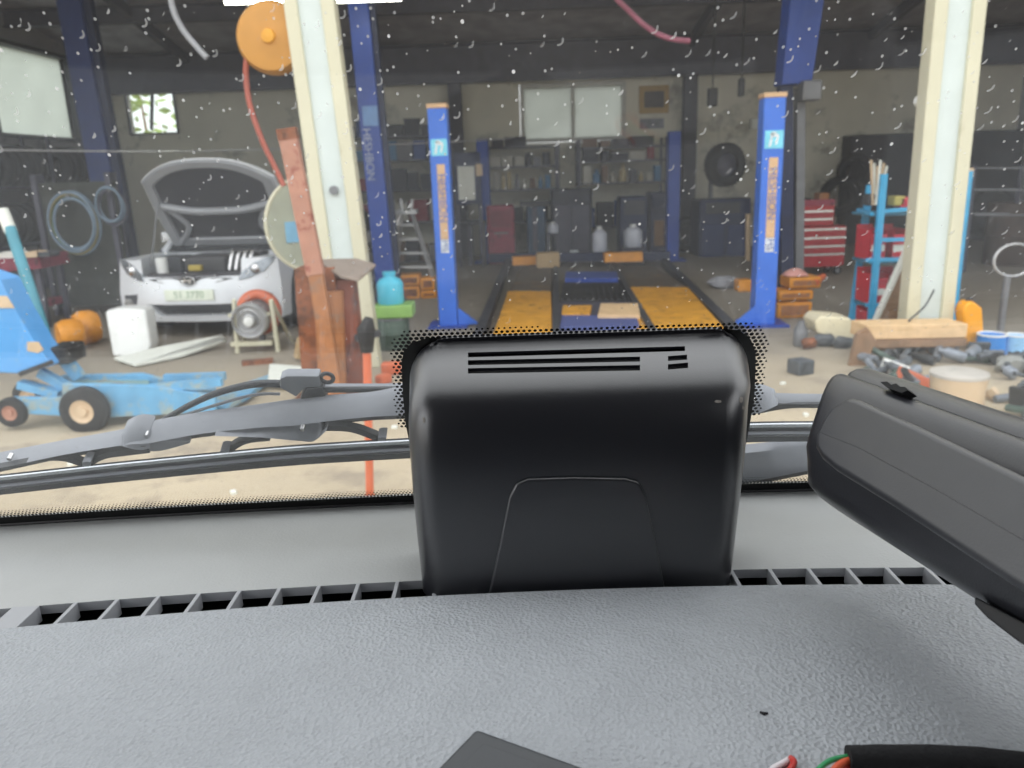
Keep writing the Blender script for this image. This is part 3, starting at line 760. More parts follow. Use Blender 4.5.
wp = thing('windshield_wiper', tuple(ghit(400, 450, .03)), 'grey and black wiper arm with its long blade, lying across the outside of the windshield', 'wiper')
bt_ = [(-60, 484), (0, 477.5), (50, 472), (100, 466.5), (150, 461.5), (217, 455), (300, 447.5), (408, 441), (500, 436), (600, 430), (745, 425), (830, 424), (900, 424)]
bladeo = MB(); ribbon(bladeo, bt_, sh(bt_, 3), .007, .0015); bl = bladeo.build('blade_spine', m_wips, wp, smooth=True)
mb = MB(); ribbon(mb, sh(bt_, 3), sh(bt_, 10), .016, .007); mb.build('blade_body', m_wipd, wp, smooth=True)
mb = MB(); ribbon(mb, sh(bt_, 9.6), sh(bt_, 12), .012, .008); mb.build('blade_bead', m_wip, wp, smooth=True)
mb = MB(); ribbon(mb, sh(bt_, 12), [(x, y + 17.5 - .0 * i) for i, (x, y) in enumerate(bt_)], .010, .008); mb.build('rubber', m_wipd, wp, smooth=True)
ut = [(-50, 468), (0, 458.5), (60, 447), (125, 435), (150, 427.5), (200, 418.5), (256, 411), (290, 406), (330, 401.5), (370, 398.5), (400, 393), (440, 388)]
ub = [(-50, 478), (0, 468.5), (60, 455.5), (125, 445), (150, 443), (200, 434), (256, 428), (290, 426), (330, 421), (370, 417), (400, 415.5), (440, 414)]
mb = MB(); ribbon(mb, ut, ub, .042, .008, tilt=.016); mb.build('arm', m_wip, wp, smooth=True)
mb = MB(); ribbon(mb, [(a[0], a[1] - .5) for a in ub], [(x, y + 3.5) for x, y in ub], .034, .010); mb.build('arm_underside', m_wipd, wp, smooth=True)
mb = MB(); ribbon(mb, [(122, 434), (132, 429), (142, 428), (150, 430)], [(122, 446), (132, 449), (142, 450), (150, 448)], .038, .016, 3, tilt=.014); mb.build('joint', m_wip, wp, smooth=True)
for x, y, o_, r__ in ((146, 436, .033, .0016), (9, 459.5, .033, .002), (302, 430, .022, .0021)):
    P = ghit(x, y, o_ - .0015); MB().cyl(P, P + gN * .006, r__).build('rivet', m_chrome, wp, smooth=True)
# yokes
mb = MB(); ribbon(mb, [(-10, 470), (20, 464), (45, 459), (62, 458), (75, 460), (86, 464)], [(-10, 474), (20, 467), (45, 461.5), (60, 461), (72, 463.5), (83, 468)], .026, .006); mb.build('yoke', m_wipd, wp, smooth=True)
mb = MB(); ribbon(mb, [(145, 446), (125, 449), (105, 453), (88, 461)], [(150, 453), (125, 456), (105, 459), (90, 467)], .026, .007); mb.build('yoke', m_wipd, wp, smooth=True)
mb = MB(); ribbon(mb, [(140, 445), (160, 441), (190, 441)], [(140, 450), (160, 451), (190, 443)], .028, .007); mb.build('yoke', m_wip, wp, smooth=True)
mb = MB(); ribbon(mb, [(215, 433), (260, 427), (300, 423.5), (318, 424), (327, 429)], [(215, 436), (260, 437.5), (300, 441), (314, 441), (327, 430)], .030, .007, tilt=.010); mb.build('yoke', m_wip, wp, smooth=True)
mb = MB(); ribbon(mb, [(262, 437), (248, 440), (235, 444), (224, 452)], [(270, 441), (250, 443), (238, 448), (226, 457)], .026, .007); mb.build('yoke', m_wipd, wp, smooth=True)
mb = MB(); ribbon(mb, [(325, 426), (345, 426.5), (362, 430), (382, 438)], [(322, 431), (345, 431.5), (360, 435), (380, 443)], .026, .006); mb.build('yoke', m_wipd, wp, smooth=True)
for (x, y) in ((86, 464.5), (224, 453.5), (382, 440)):
    mb = MB(); ribbon(mb, [(x - 4, y - 2), (x, y - 3), (x + 4.5, y - 2.5)], [(x - 3, y + 6), (x, y + 6), (x + 3, y + 5)], .018, .011, 2); mb.build('claw', m_wip, wp, smooth=True)
# second arm / linkage and washer hose
hz = thing('washer_hose', tuple(ghit(240, 400, .055)), 'black washer hose clipped in an arc above the wiper arm', 'hose')
mb = MB(); wtube(mb, [(88, 447), (110, 440), (150, 427), (190, 405), (220, 392), (255, 384), (285, 384)], .060, [2.2, 4.2]); mb.build('tube', m_wipd, hz, smooth=True)
mb = MB(); wtube(mb, [(88, 450), (120, 440), (160, 424), (200, 410), (240, 398), (262, 394), (280, 394)], .056, 1.6); mb.build('tube', m_wip, hz, smooth=True)
mb = MB(); wtube(mb, [(322, 389.5), (360, 389.5), (405, 389), (450, 388)], .056, 3.2, 4); mb.build('tube', m_wipd, hz, smooth=True)
mb = MB(); ribbon(mb, [(322, 386.5), (360, 386.8), (405, 386.5), (450, 386)], [(322, 389), (360, 389), (405, 388.7), (450, 388)], .058, .004, 2); mb.build('clip_rail', m_wip, hz, smooth=True)
mb = MB(); q = [ghit(x, y, .052) for x, y in ((280, 379), (286, 376.5), (319, 376.5), (321, 388), (305, 388), (296, 397), (280, 388))]; mb.prism(q, gN * .01); mb.build('clip', m_wip, hz, bevel=.001)
mb = MB(); q = [ghit(x, y, .050) for x, y in ((300, 400), (306, 389), (322, 388), (327, 400), (318, 405), (302, 405))]; mb.prism(q, gN * .012); mb.build('clip', m_wipd, hz, bevel=.001)
mb = MB(); P = ghit(327, 378, .056); mb.torus(P, .0052, .0018, ax='Z', Rm=Matrix.Rotation(radians(-60), 3, 'X')); mb.build('hose_nipple', m_wipd, hz, smooth=True)
# linkage to the right of the housing
wl_ = thing('wiper_linkage', tuple(ghit(770, 405, .04)), 'grey wiper linkage rod and pivot seen right of the black housing', 'wiper')
mb = MB(); ribbon(mb, [(700, 388), (745, 392), (765, 394), (778, 399)], [(700, 420), (745, 416), (762, 412), (778, 405)], .040, .012, 3, tilt=.014); mb.build('pivot_cap', m_wip, wl_, smooth=True)
mb = MB(); ribbon(mb, [(765, 397.5), (800, 398.5), (850, 399)], [(765, 402.5), (800, 404), (850, 404)], .042, .006, 3, tilt=.005); mb.build('rod', m_wip, wl_, smooth=True)
mb = MB(); ribbon(mb, [(758, 410), (775, 405), (800, 404), (850, 404.5)], [(758, 414), (778, 410), (800, 408), (850, 409)], .036, .006, 3); mb.build('rod', m_wipd, wl_, smooth=True)
mb = MB(); P = ghit(754, 402, .028); mb.cyl(P, P + gN * .012, .0022); mb.build('rivet', m_chrome, wl_, smooth=True)
ra = thing('second_wiper', tuple(ghit(780, 465, .03)), 'broad grey base of a second wiper arm below the blade, right of the black housing', 'wiper')
mb = MB(); ribbon(mb, [(690, 457), (745, 453), (812, 446.5), (900, 440)], [(690, 490), (745, 483), (812, 470), (900, 455)], .034, .010, 4, tilt=.018); mb.build('arm', m_wip, ra, smooth=True)
mb = MB(); ribbon(mb, [(690, 489), (745, 482), (812, 469.5), (900, 455)], [(690, 494), (745, 486.5), (812, 473.5), (900, 458)], .028, .008, 4); mb.build('arm_edge', m_wipd, ra, smooth=True)

# ================================================================== GARAGE CONTENTS
def blob(name, px, py, rpx, mat, lab, cat, Yd=0., sq=(1, 1, 1), seed=1):
    g0 = gr(px, py); random.seed(seed); c = Vector((g0.x, g0.y + Yd, 0)); R = rpx * g0.y / F
    bm = bmesh.new(); bmesh.ops.create_icosphere(bm, subdivisions=2, radius=1)
    vs = [];
    for v in bm.verts:
        k = 1 + random.uniform(-.22, .22); vs.append(Vector((c.x + v.co.x * R * sq[0] * k, c.y + v.co.y * R * sq[1] * k, max(0, R * sq[2] * .9 + v.co.z * R * sq[2] * k))))
    fs = [tuple(x.index for x in f.verts) for f in bm.faces]; bm.free()
    mb = MB(); mb.add(vs, fs); return tag(mb.build(name, mat, None, smooth=True), lab, cat)
# ---- cream steel pillars at the open front
def pillar(name, top, bot, wpx, label):
    b = at(*bot, YF - .1); t = at(*top, YF - .1); x = (b.x + t.x) / 2; wd = wpx * 6.7 / 800
    r = thing(name, (x, YF - .1, 0), label, 'pillar'); r['kind'] = 'structure'
    tilt = (t.x - b.x) / (t.z - b.z)
    def pt(dx, dy, z): return Vector((x + (z - (t.z + b.z) / 2) * tilt + dx, YF - .1 + dy, z))
    fl = wd * .27
    for s in (-1, 1):
        mb = MB(); mb.prism([pt(s * wd / 2, 0, 0), pt(s * (wd / 2 - fl), 0, 0), pt(s * (wd / 2 - fl), 0, 3.95), pt(s * wd / 2, 0, 3.95)], (0, .16, 0)); mb.build('flange', m_white_col, r, bevel=.01)
    mb = MB(); mb.prism([pt(-(wd / 2 - fl), .03, 0), pt(wd / 2 - fl, .03, 0), pt(wd / 2 - fl, .03, 3.95), pt(-(wd / 2 - fl), .03, 3.95)], (0, .1, 0)); mb.build('web', m_col_web, r)
    return r, pt, wd
pl, ptl, wl1 = pillar('pillar', (308, 0), (343, 262), 45, 'cream steel pillar left of the lift bay, rusty stand at its foot')
MB().cyl(ptl(.0, .03, 1.45), ptl(.0, .0, 1.45), .035).build('hole_cap', m_grey, pl, smooth=True)
pr, ptr, wr1 = pillar('pillar', (962, 0), (930, 320), 47, 'cream steel pillar on the right, beside the blue parts rack')
# thin grey post and line right of it
x_ = at(972, 110, 7.4).x
struct(MB().bar((x_ + .03, 7.4, 3.9), (x_ - .12, 7.4, 0), .06).build('door_guide_post', M('guide_post_grey', '#5c5a5e', .6)))

# ---- four post lift --------------------------------------------------------------------------------
LD = Vector((sin(radians(2.4)), cos(radians(2.4)), 0)); LX = Vector((LD.y, -LD.x, 0)); Rl = Matrix((LX, LD, Vector((0, 0, 1)))).transposed()
m_wht = M('decal_white', '#e8eef2', .5); m_dcy = M('decal_cyan', '#7fd8f0', .5); m_dtan = M('decal_tan', '#d9b48c', .5); m_dblu = M('decal_blue_letters', '#5a6db0', .5)
lift = thing('car_lift', tuple(gr(605, 300)), 'four-post blue car lift with yellow runways in the middle bay', 'car lift')
nl, nr = gr(449, 327), gr(765, 326); fl_, fr_ = gr(487, 263), gr(673, 261)
cL = [(449, 327, 108, .19, True), (765, 326, 97, .20, True), (487, 263, 139, .2, False), (673, 261, 131, .2, False)]
for (px, py, ty, w, near) in cL:
    b = gr(px, py); hx = CZ + (at({449: 434, 765: 777, 487: 480, 673: 677}[px], ty, b.y).z - CZ); H = hx
    mb = MB(); mb.box(b + Vector((0, .1, H / 2)), (w, .2, H), mat=Rl)
    post = mb.build('post', m_blue if near else m_blue_dk, lift, bevel=.012)  # far posts take a darker blue in place of shade deeper inside
    cut = None
    if near:
        c = MB(); c.box(b + Vector((0, .1, H + .02)), (w + .015, .21, .045), mat=Rl); c.build('post_cap', m_dtan, lift, bevel=.01)
        fp_ = b + Vector((0, -.002, 0))
        d1 = MB(); d1.box(fp_ + Vector((0, 0, H - .37)), (w * .84, .004, .16), mat=Rl); d1.build('logo_plate', m_dcy, lift)
        text_mesh('ћ', .17, m_wht, fp_ + Vector((0, -.004, H - .37)), (1, 0, .25), (.2, 0, 1), lift, 'logo', bold=.004)
        d2 = MB(); d2.box(fp_ + Vector((.005, 0, H - .9)), (w * .42, .004, .74), mat=Rl); d2.build('name_plate', m_dtan, lift)
        text_mesh('HESHBON', .105, m_dblu, fp_ + Vector((.005, -.004, H - .86)), (0, 0, -1), (1, 0, 0), lift, 'lettering')
        d3 = MB(); d3.box(fp_ + Vector((.005, 0, H - 1.33)), (w * .42, .004, .14), mat=Rl); d3.build('name_plate', m_wht, lift)
        text_mesh('MS', .09, m_dblu, fp_ + Vector((.005, -.004, H - 1.33)), (0, 0, -1), (1, 0, 0), lift, 'lettering')
    ft = MB(); ft.box(b + Vector((0, .1, .01)), (w + .22, .42, .02), mat=Rl); ft.build('foot_plate', m_blue_dk, lift)
    if near:
        ft = MB(); s = 1 if px < 600 else -1
        ft.prism([b + Vector((s * .1, .0, .02)), b + Vector((s * .32, .0, .02)), b + Vector((s * .1, .0, .2))], (0, .03, 0)); ft.build('gusset', m_blue, lift)
def runway(a, z=.14):
    v = [gr(x, y, z) for x, y in a]; return [Vector((p.x, p.y, z - .09)) for p in v]
m_run = M('worn_runway_plate', '#5d554b', .7, .2, var=.25, scale=9, dirt='#8a6a3c', dirt_amt=.2, dscale=5)
for a, b_ in (([(489, 345), (553, 345), (551, 291), (508, 291)], [(508, 291), (551, 291), (553, 266), (522, 266)]), ([(640, 345), (740, 345), (688, 287), (629, 287)], [(629, 287), (688, 287), (654, 266), (610, 266)])):
    v = runway(a); MB().prism(v, (0, 0, .09)).build('runway', m_yellow, lift, bevel=.008)
    v = runway(b_); MB().prism(v, (0, 0, .09)).build('runway', m_run, lift, bevel=.008)
for xs in ((487, 262, 480, 300, 474, 338), ):
    pass
MB().bar(gr(478, 340, .1), gr(508, 262, .1), .09, .1).build('side_rail', m_dkgrey, lift)
MB().bar(gr(556, 340, .1), gr(556, 266, .1), .07, .12).build('side_rail', m_dkgrey, lift)
MB().bar(gr(655, 340, .1), gr(612, 266, .1), .07, .12).build('side_rail', m_dkgrey, lift)
MB().bar(gr(742, 340, .1), gr(664, 262, .1), .1, .1).build('side_rail', m_dkgrey, lift)
MB().bar(gr(490, 258, .16), gr(670, 256, .16), .16, .14).build('cross_beam', m_navy, lift)
# jack beam between the runways
jk = thing('jacking_beam', tuple(gr(598, 300)), 'dark blue jacking beam with a grille between the yellow runways', 'jack')
mb = MB(); mb.prism([gr(x, y, .1) for x, y in ((566, 276), (617, 276), (618, 283), (565, 283))], (0, 0, .06)); mb.build('rail', m_blue_dk, jk)
mb = MB(); mb.prism([gr(x, y, .1) for x, y in ((563, 284), (620, 284), (628, 302), (560, 302))], (0, 0, .02)); mb.build('tray', m_black, jk)
for i in range(11):
    MB().bar(gr(564 + i * 5.6, 285, .14), gr(562 + i * 6.3, 300, .14), .02).build('grille_slat', m_dkgrey, jk)
mb = MB(); mb.prism([gr(x, y, .06) for x, y in ((560, 304), (635, 304), (645, 340), (556, 340))], (0, 0, .05)); mb.build('base_frame', m_steel_dark, jk)
mb = MB(); mb.prism([gr(x, y, .12) for x, y in ((562, 318), (636, 318), (640, 330), (560, 330))], (0, 0, .03)); mb.build('lower_rail', M('slate_blue_paint', '#4a568c', .6), jk)
mb = MB(); mb.prism([gr(x, y, .14) for x, y in ((601, 307), (638, 307), (640, 319), (598, 319))], (0, 0, .04)); w_ = mb.build('wooden_block', m_wood, None); w_['label'] = 'pale wooden block lying across the jack between the runways'; w_['category'] = 'block'
mb = MB(); mb.prism([gr(x, y, .14) for x, y in ((563, 308), (592, 308), (590, 316), (562, 316))], (0, 0, .03)); w_ = mb.build('wooden_block', m_yellow, None); w_['label'] = 'narrow yellow-brown block lying across the jack, left of the pale one'; w_['category'] = 'block'
def wheel_stop(x0, y0, x1, y1, lab, colm):
    a = gr((x0 + x1) / 2, y1 + 2, .14); w = (x1 - x0) * a.y / F * 1.01; h = (y1 - y0) * a.y / F
    r = thing('wheel_stop', (a.x, a.y, .14), lab, 'wheel stop')
    MB().prism([a + Vector((-w / 2, 0, 0)), a + Vector((-w / 2, .2, 0)), a + Vector((-w / 2, .2, h)), a + Vector((-w / 2, .06, h))], (w, 0, 0)).build('wedge', colm, r, bevel=.008)
    MB().ext(a.x - w / 2, a.x + w / 2, a.y - .02, a.y + .22, .14, .155).build('plate', m_dkgrey, r)
wheel_stop(513, 255, 549, 264, 'yellow wheel stop at the far end of the left runway', m_yel_box)
wheel_stop(605, 251, 643, 261, 'yellow wheel stop at the far end of the right runway', m_yel_box)
a = gr(548, 257, .3); w_ = MB().ext(a.x - .17, a.x + .17, a.y, a.y + .2, .14, .36).build('storage_box', m_card, None, bevel=.01); tag(w_, 'small cardboard box beside the left yellow wheel stop', 'box')

# ---- two post lifts (blue columns standing behind)
def column(name, top, bot, w, mat, label, base_y, H=4.2):
    b = gr(*base_y); r = thing(name, (b.x, b.y, 0), label, 'lift post')
    t = at(top[0], top[1], b.y); q = at(bot[0], bot[1], b.y); k = (t.x - q.x) / (t.z - q.z) if abs(t.z - q.z) > .1 else 0
    zt = H; tp = b + Vector((k * zt, 0, zt))
    MB().bar(b, tp, w, w * .9, up=(0, 1, 0)).build('post', mat, r, bevel=.01)
    MB().ext(b.x - w, b.x + w, b.y - w * .7, b.y + w, 0, .025).build('foot_plate', m_navy, r)
    MB().bar(b + Vector((w * .62, .02, 0)), tp + Vector((w * .62, .02, 0)), w * .3, w * .5, up=(0, 1, 0)).build('carriage_rail', m_navy, r)
    return r, b, k
ca, cab, _k = column('lift_post', (100, 0), (130, 170), .30, M('shaded_blue_paint', '#20356f', .5), 'dark blue lift post left of the silver car, between the two left windows', (128, 300))  # post blue darkened to imitate the shade further back
cb, cbb, kB = column('lift_post', (358, 0), (384, 268), .24, m_blue_dk, 'blue lift post with white vertical lettering right behind the left cream pillar', (388, 300))
text_mesh('HESHBON', .135, M('letters_dim', '#aab2c8', .5), cbb + Vector((-.045 + kB * 1.83, -.125, 1.80)), (-kB, 0, -1), (1, 0, -kB), cb, 'lettering')
MB().ext(cbb.x - .12, cbb.x + .06, cbb.y - .125, cbb.y - .118, 2.13, 2.36).build('logo_plate', M('decal_dim', '#6b93c8', .5), cb)
b = gr(786, 292); xc2 = at(800, 40, b.y).x; zc2 = at(800, 84, b.y).z
cc = thing('lift_post', (b.x, b.y, 0), 'dark lift post with a broad blue head, behind the right near blue post', 'lift post')
MB().prism([(at(782, 84, b.y).x, b.y, zc2), (at(812, 84, b.y).x, b.y, zc2), (at(824, 0, b.y).x + .1, b.y, 4.3), (at(788, 0, b.y).x + .08, b.y, 4.3)], (0, .3, 0)).build('head', m_blue_dk, cc, bevel=.01)
MB().bar((at(790, 290, b.y).x, b.y + .15, 0), (at(789, 90, b.y).x, b.y + .15, zc2 + .01), .15, .15, up=(0, 1, 0)).build('post', m_navy, cc)
MB().bar((at(804, 290, b.y).x, b.y + .2, 0), (at(806, 90, b.y).x, b.y + .2, zc2 - .02), .1, .1, up=(0, 1, 0)).build('carriage_rail', m_grey, cc)
p = at(808, 92, b.y); MB().ext(p.x - .1, p.x + .12, b.y - .12, b.y + .1, p.z - .1, p.z + .12).build('motor_box', m_grey, cc, bevel=.02)
MB().ext(b.x - .2, b.x + .3, b.y, b.y + .35, 0, .025).build('foot_plate', m_navy, cc)
# crossover beam of the left lift
struct(MB().bar((cab.x - .3, cab.y, 4.12), (cbb.x + .3, cbb.y, 4.12), .2, .2).build('lift_cross_beam', m_blue_dk))

# ---- dark wall stanchions on the back wall
for px in (456, 690):
    x = at(px, 120, YB - .25).x; struct(MB().bar((x, YB - .2, 3.8), (x, YB - .2, 0), .2, .24).build('wall_stanchion', M('stanchion_dark', '#43434c', .7)))

# ---- silver car with its hood open -------------------------------------------------------------------
def make_car():
    r = thing('silver_car', (0, 0, 0), 'silver car with its hood raised, parked in the left bay facing out', 'car')
    # local: x right (as seen), y away from the viewer, z up; front at y=0
    def bow(x): k = abs(x) / .88; return .30 * k ** 3.2
    HW = .88
    def outline(z):
        t = z / .8; ins = .05 * max(0, (.3 - z) / .3) + .03 * max(0, (z - .5) / .3)
        pts = []
        for i in range(25):
            u = -1 + 2 * i / 24; x = (HW - ins) * sin(u * pi / 2); fr = .06 * max(0, (z - .45) / .35) + .08 * max(0, (.28 - z) / .28)
            k = abs(x) / HW; pts.append(Vector((x, .0 + fr + .22 * k ** 2.6, z)))
        for y in (.7, 1.4, 2.2, 3.2, 4.0): pts.append(Vector((HW - ins, y, z)))
        pts.append(Vector((HW - ins - .15, 4.35, z))); pts.append(Vector((-HW + ins + .15, 4.35, z)))
        for y in (4.0, 3.2, 2.2, 1.4, .7): pts.append(Vector((-HW + ins, y, z)))
        return pts
    mb = MB(); zs = [.18, .26, .36, .46, .56, .66, .74, .80]; W = None; vs = []
    for z in zs:
        o = outline(z); W = len(o); vs += o
    fs = [(i * W + k, i * W + (k + 1) % W, (i + 1) * W + (k + 1) % W, (i + 1) * W + k) for i in range(len(zs) - 1) for k in range(W)] + [tuple(range(W))[::-1], tuple(range((len(zs) - 1) * W, len(zs) * W))]
    mb.add(vs, fs); body = mb.build('body', m_silver, r, smooth=True)
    cut = MB()
    # engine bay: rounded trapezoid, opens at the front edge
    cut.prism([(-.60, .16, .58), (-.30, .07, .58), (0, .045, .58), (.30, .07, .58), (.60, .16, .58), (.70, .45, .58), (.66, 1.05, .58), (-.66, 1.05, .58), (-.70, .45, .58)], (0, 0, .5))
    bool_cut(body, cut)
    cut = MB(); cut.prism([(-.46, -.5, .63), (.46, -.5, .63), (.56, .35, .63), (-.56, .35, .63)], (0, 0, .5)); bool_cut(body, cut)
    cut = MB(); cut.prism([(-.50, -.2, .36), (.50, -.2, .36), (.36, -.2, .24), (-.36, -.2, .24)], (0, .45, 0)); bool_cut(body, cut)
    for s in (-1, 1):
        for y in (.80, 3.45):
            cut = MB(); cut.cyl((s * .62, y, .31), (s * 1.1, y, .31), .36, seg=32); bool_cut(body, cut)
    # wheels
    for s in (-1, 1):
        for y in (.80, 3.45):
            wb = MB(); wb.lathe([(.20, -.1), (.29, -.1), (.315, -.07), (.315, .07), (.29, .1), (.20, .1)], (s * .76, y, .315), 'X', 32); w = wb.build('tyre', m_rubber, r, smooth=True)
            rb = MB(); rb.lathe([(.0, -.0), (.06, .005), (.19, -.02), (.205, .04)], (s * .76 + s * .07, y, .315), 'X', 24); rb.build('hub_cap', m_grey, w, smooth=True)
    # hood: raised, hinged at the rear of the bay
    hz_, hy = .86, 1.12; ang = radians(58)
    def hd(x, t, h=0.):  # t along the hood from hinge (0) to front edge (1.0), closed it would run to the viewer
        L = 1.08; y = hy - cos(ang) * L * t - sin(ang) * h * 1; z = hz_ + sin(ang) * L * t - cos(ang) * h
        return Vector((x, y, z))
    def hw(t): return .72 + .07 * min(1, t * 1.6) - .05 * t
    def edge(t): return t
    outl = []
    for i in range(21):
        u = -1 + 2 * i / 20; x = .74 * u; t = 1.0 - .22 * abs(u) ** 2.6; outl.append((x, t))
    outl = [(-.72, .0)] + [(-.75, .4)] + outl + [(.75, .4)] + [(.72, 0)]
    mb = MB(); mb.prism([hd(x, t, -.0) for x, t in outl], hd(0, 0, -.03) - hd(0, 0, 0)); hood = mb.build('hood', m_silver, r, bevel=.006)
    # frame on the underside: outer ring, crossbar, diagonal ribs
    m_und = M('hood_underside', '#8e9196', .45, .2, var=.06); m_ins = M('hood_liner', '#2a2a30', .9)
    ring_o = [(x * .99, t * .995 + .002) for x, t in outl]
    cx_, ct = 0, .55; ring_i = [(x * .80, (t - .55) * .80 + .55) for x, t in outl]
    n = len(ring_o); mb = MB(); A = [hd(x, t, .004) for x, t in ring_o]; B = [hd(x, t, .004) for x, t in ring_i]; C = [hd(x, t, .035) for x, t in [(a * .97, (b - .55) * .97 + .55) for a, b in ring_o]]; D = [hd(x, t, .035) for x, t in [(a * 1.04, (b - .55) * 1.04 + .55) for a, b in ring_i]]
    fs = []
    for i in range(n):
        j = (i + 1) % n; fs += [(i, j, 2 * n + j, 2 * n + i), (2 * n + i, 2 * n + j, 3 * n + j, 3 * n + i), (3 * n + i, 3 * n + j, n + j, n + i)]
    mb.add(A + B + C + D, fs); mb.build('frame', m_und, hood, smooth=True)
    mb = MB(); mb.tube([hd(-.62, .50, .02), hd(-.3, .44, .03), (hd(.0, .43, .03)), hd(.3, .44, .03), hd(.62, .50, .02)], .045, 10, smooth_n=4); mb.build('cross_rib', m_und, hood, smooth=True)
    for s in (-1, 1):
        mb = MB(); mb.tube([hd(s * .55, .45, .02), hd(s * .42, .25, .02), hd(s * .6, .04, .02)], .035, 8, smooth_n=4); mb.build('side_rib', m_und, hood, smooth=True)
    mb = MB(); mb.prism([hd(x * .84, (t - .5) * .84 + .5, .006) for x, t in outl], hd(0, 0, .008) - hd(0, 0, 0)); mb.build('liner', m_ins, hood)
    MB().cyl((-.66, .5, .7), hd(-.62, .6, .02), .008).build('hood_stay', m_grey, r)
    # engine bay contents
    mb = MB(); mb.ext(-.66, .66, .3, 1.0, .56, .60); mb.build('bay_floor', m_black, r)
    mb = MB(); mb.prism([(-.5, .13, .62), (0, .07, .62), (.5, .13, .62), (.54, .26, .62), (-.54, .26, .62)], (0, 0, .03)); mb.build('slam_panel', M('slam_grey', '#3c3a40', .6), r, bevel=.005)
    mb = MB(); mb.ext(-.25, .22, .42, .85, .6, .80); mb.build('engine_cover', M('engine_cover', '#2c2c30', .5), r, bevel=.03)
    mb = MB(); mb.ext(.32, .58, .45, .7, .6, .82); mb.build('battery', m_black, r, bevel=.01)
    mb = MB(); mb.ext(-.6, -.32, .5, .8, .6, .79); mb.build('air_box', m_dkgrey, r, bevel=.02)
    mb = MB(); mb.cyl((-.45, .35, .6), (-.45, .35, .80), .06); mb.build('reservoir', m_white, r, smooth=True)
    for k in range(4):
        x = .30 + .07 * k; MB().tube([(x, .32, .66), (x + .02, .4, .84), (x + .05, .5, .82)], .022, 8, smooth_n=3).build('intake_pipe', m_chrome, r, smooth=True)
    MB().ext(-.14, .0, .3, .36, .66, .72).build('filler_cap', M('filler_yellow', '#a89438', .5), r, bevel=.01)
    # lamps
    def frontY(x, z):
        o = outline(z); o = o[:25]
        for i in range(24):
            if o[i].x <= x <= o[i + 1].x: return o[i].y + (o[i + 1].y - o[i].y) * (x - o[i].x) / (o[i + 1].x - o[i].x)
        return .3
    m_lamp = M('headlamp_lens', '#8f959b', .1, .6, var=.3, scale=30)
    for s in (-1, 1):
        pts = [(.50, .585), (.60, .60), (.74, .66), (.82, .75), (.84, .80), (.76, .80), (.64, .745), (.53, .66)]
        q = [Vector((s * a, frontY(min(a, .84) if s > 0 else -min(a, .84), min(z, .79)) - .012, z)) for a, z in pts]
        lb = MB(); lb.prism(q, (0, .06, 0)); lamp = lb.build('headlamp', m_lamp, r, bevel=.006)
        c = Vector((s * .66, frontY(s * .66, .68) - .02, .69)); MB().lathe([(.0, -.012), (.04, -.008), (.052, .006)], c, 'Y', 20).build('lamp_reflector', m_chrome, lamp, smooth=True)
        c = Vector((s * .73, frontY(s * .73, .36) - .012, .36)); fb_ = MB(); fb_.lathe([(.0, -.012), (.05, -.01), (.06, .03)], c, 'Y', 20); fb_.build('fog_lamp', m_lamp, r, smooth=True)
        mb = MB(); mb.prism([Vector((s * a, frontY(s * a, z) - .006, z)) for a, z in ((.60, .46), (.80, .44), (.80, .30), (.66, .27))], (0, .02, 0)); mb.build('fog_surround', m_dkgrey, r, bevel=.004)
    # grille bar + badge: oval with slanted H
    mb = MB(); mb.prism([Vector((x, frontY(x, .6) - .008, z)) for x, z in ((-.46, .61), (-.3, .575), (0, .56), (.3, .575), (.46, .61), (.3, .625), (0, .63), (-.3, .625))], (0, .02, 0)); mb.build('upper_grille', m_black, r, bevel=.004)
    c = Vector((0, frontY(0, .61) - .03, .60)); bdg = MB(); bdg.torus(c, .075, .010, 'Y', 28, 8, Rm=Matrix(((1, 0, 0), (0, 1, 0), (0, 0, .6)))); bd = bdg.build('badge', m_chrome, r, smooth=True)
    mb = MB()
    for p0, p1 in (((-.045, -.02), (-.02, .032)), ((.02, -.032), (.045, .02)), ((-.03, -.004), (.03, .006))):
        mb.bar(c + Vector((p0[0], -.004, p0[1])), c + Vector((p1[0], -.004, p1[1])), .014, .012, up=(0, 1, 0))
    mb.build('badge_letter', m_chrome, bd)
    # plate
    pm = M('plate_white', '#dfe6d6', .5); pz = .455; py_ = frontY(.26, pz) - .022
    pb = MB(); pb.ext(-.26, .26, py_, py_ + .012, pz - .055, pz + .055); plate = pb.build('licence_plate', pm, r, bevel=.004)
    text_mesh('51 3770', .10, M('plate_letters', '#9db39a', .6), Vector((0, py_ - .002, pz)), (1, 0, 0), (0, 0, 1), plate, 'lettering', depth=.001)
    # lower grille mesh inside the opening
    mb = MB(); mb.ext(-.5, .5, .16, .18, .2, .4); lg = mb.build('lower_grille', m_black, r)
    for k in range(3): MB().ext(-.46, .46, .13, .15, .262 + .03 * k, .268 + .03 * k).build('grille_slat', m_dkgrey, lg)
    # cabin: glass house
    secs = [(1.05, .80, .74, .80), (1.75, 1.42, .58, .8), (2.5, 1.47, .58, .8), (3.5, 1.38, .56, .8), (4.2, .98, .66, .8)]
    mb = MB(); vs = []
    prof_ = [(1.02, .80, .76), (1.75, 1.38, .60), (2.1, 1.44, .58), (2.8, 1.45, .57), (3.5, 1.36, .56), (4.25, .95, .66)]
    for y, z, w in prof_: vs += [Vector((-.86, y, .80)), Vector((-w, y, z)), Vector((w, y, z)), Vector((.86, y, .80))]
    fs = [(i * 4 + k, i * 4 + k + 1, i * 4 + 5 + k, i * 4 + 4 + k) for i in range(5) for k in range(3)] + [(0, 1, 2, 3), (20, 23, 22, 21)]
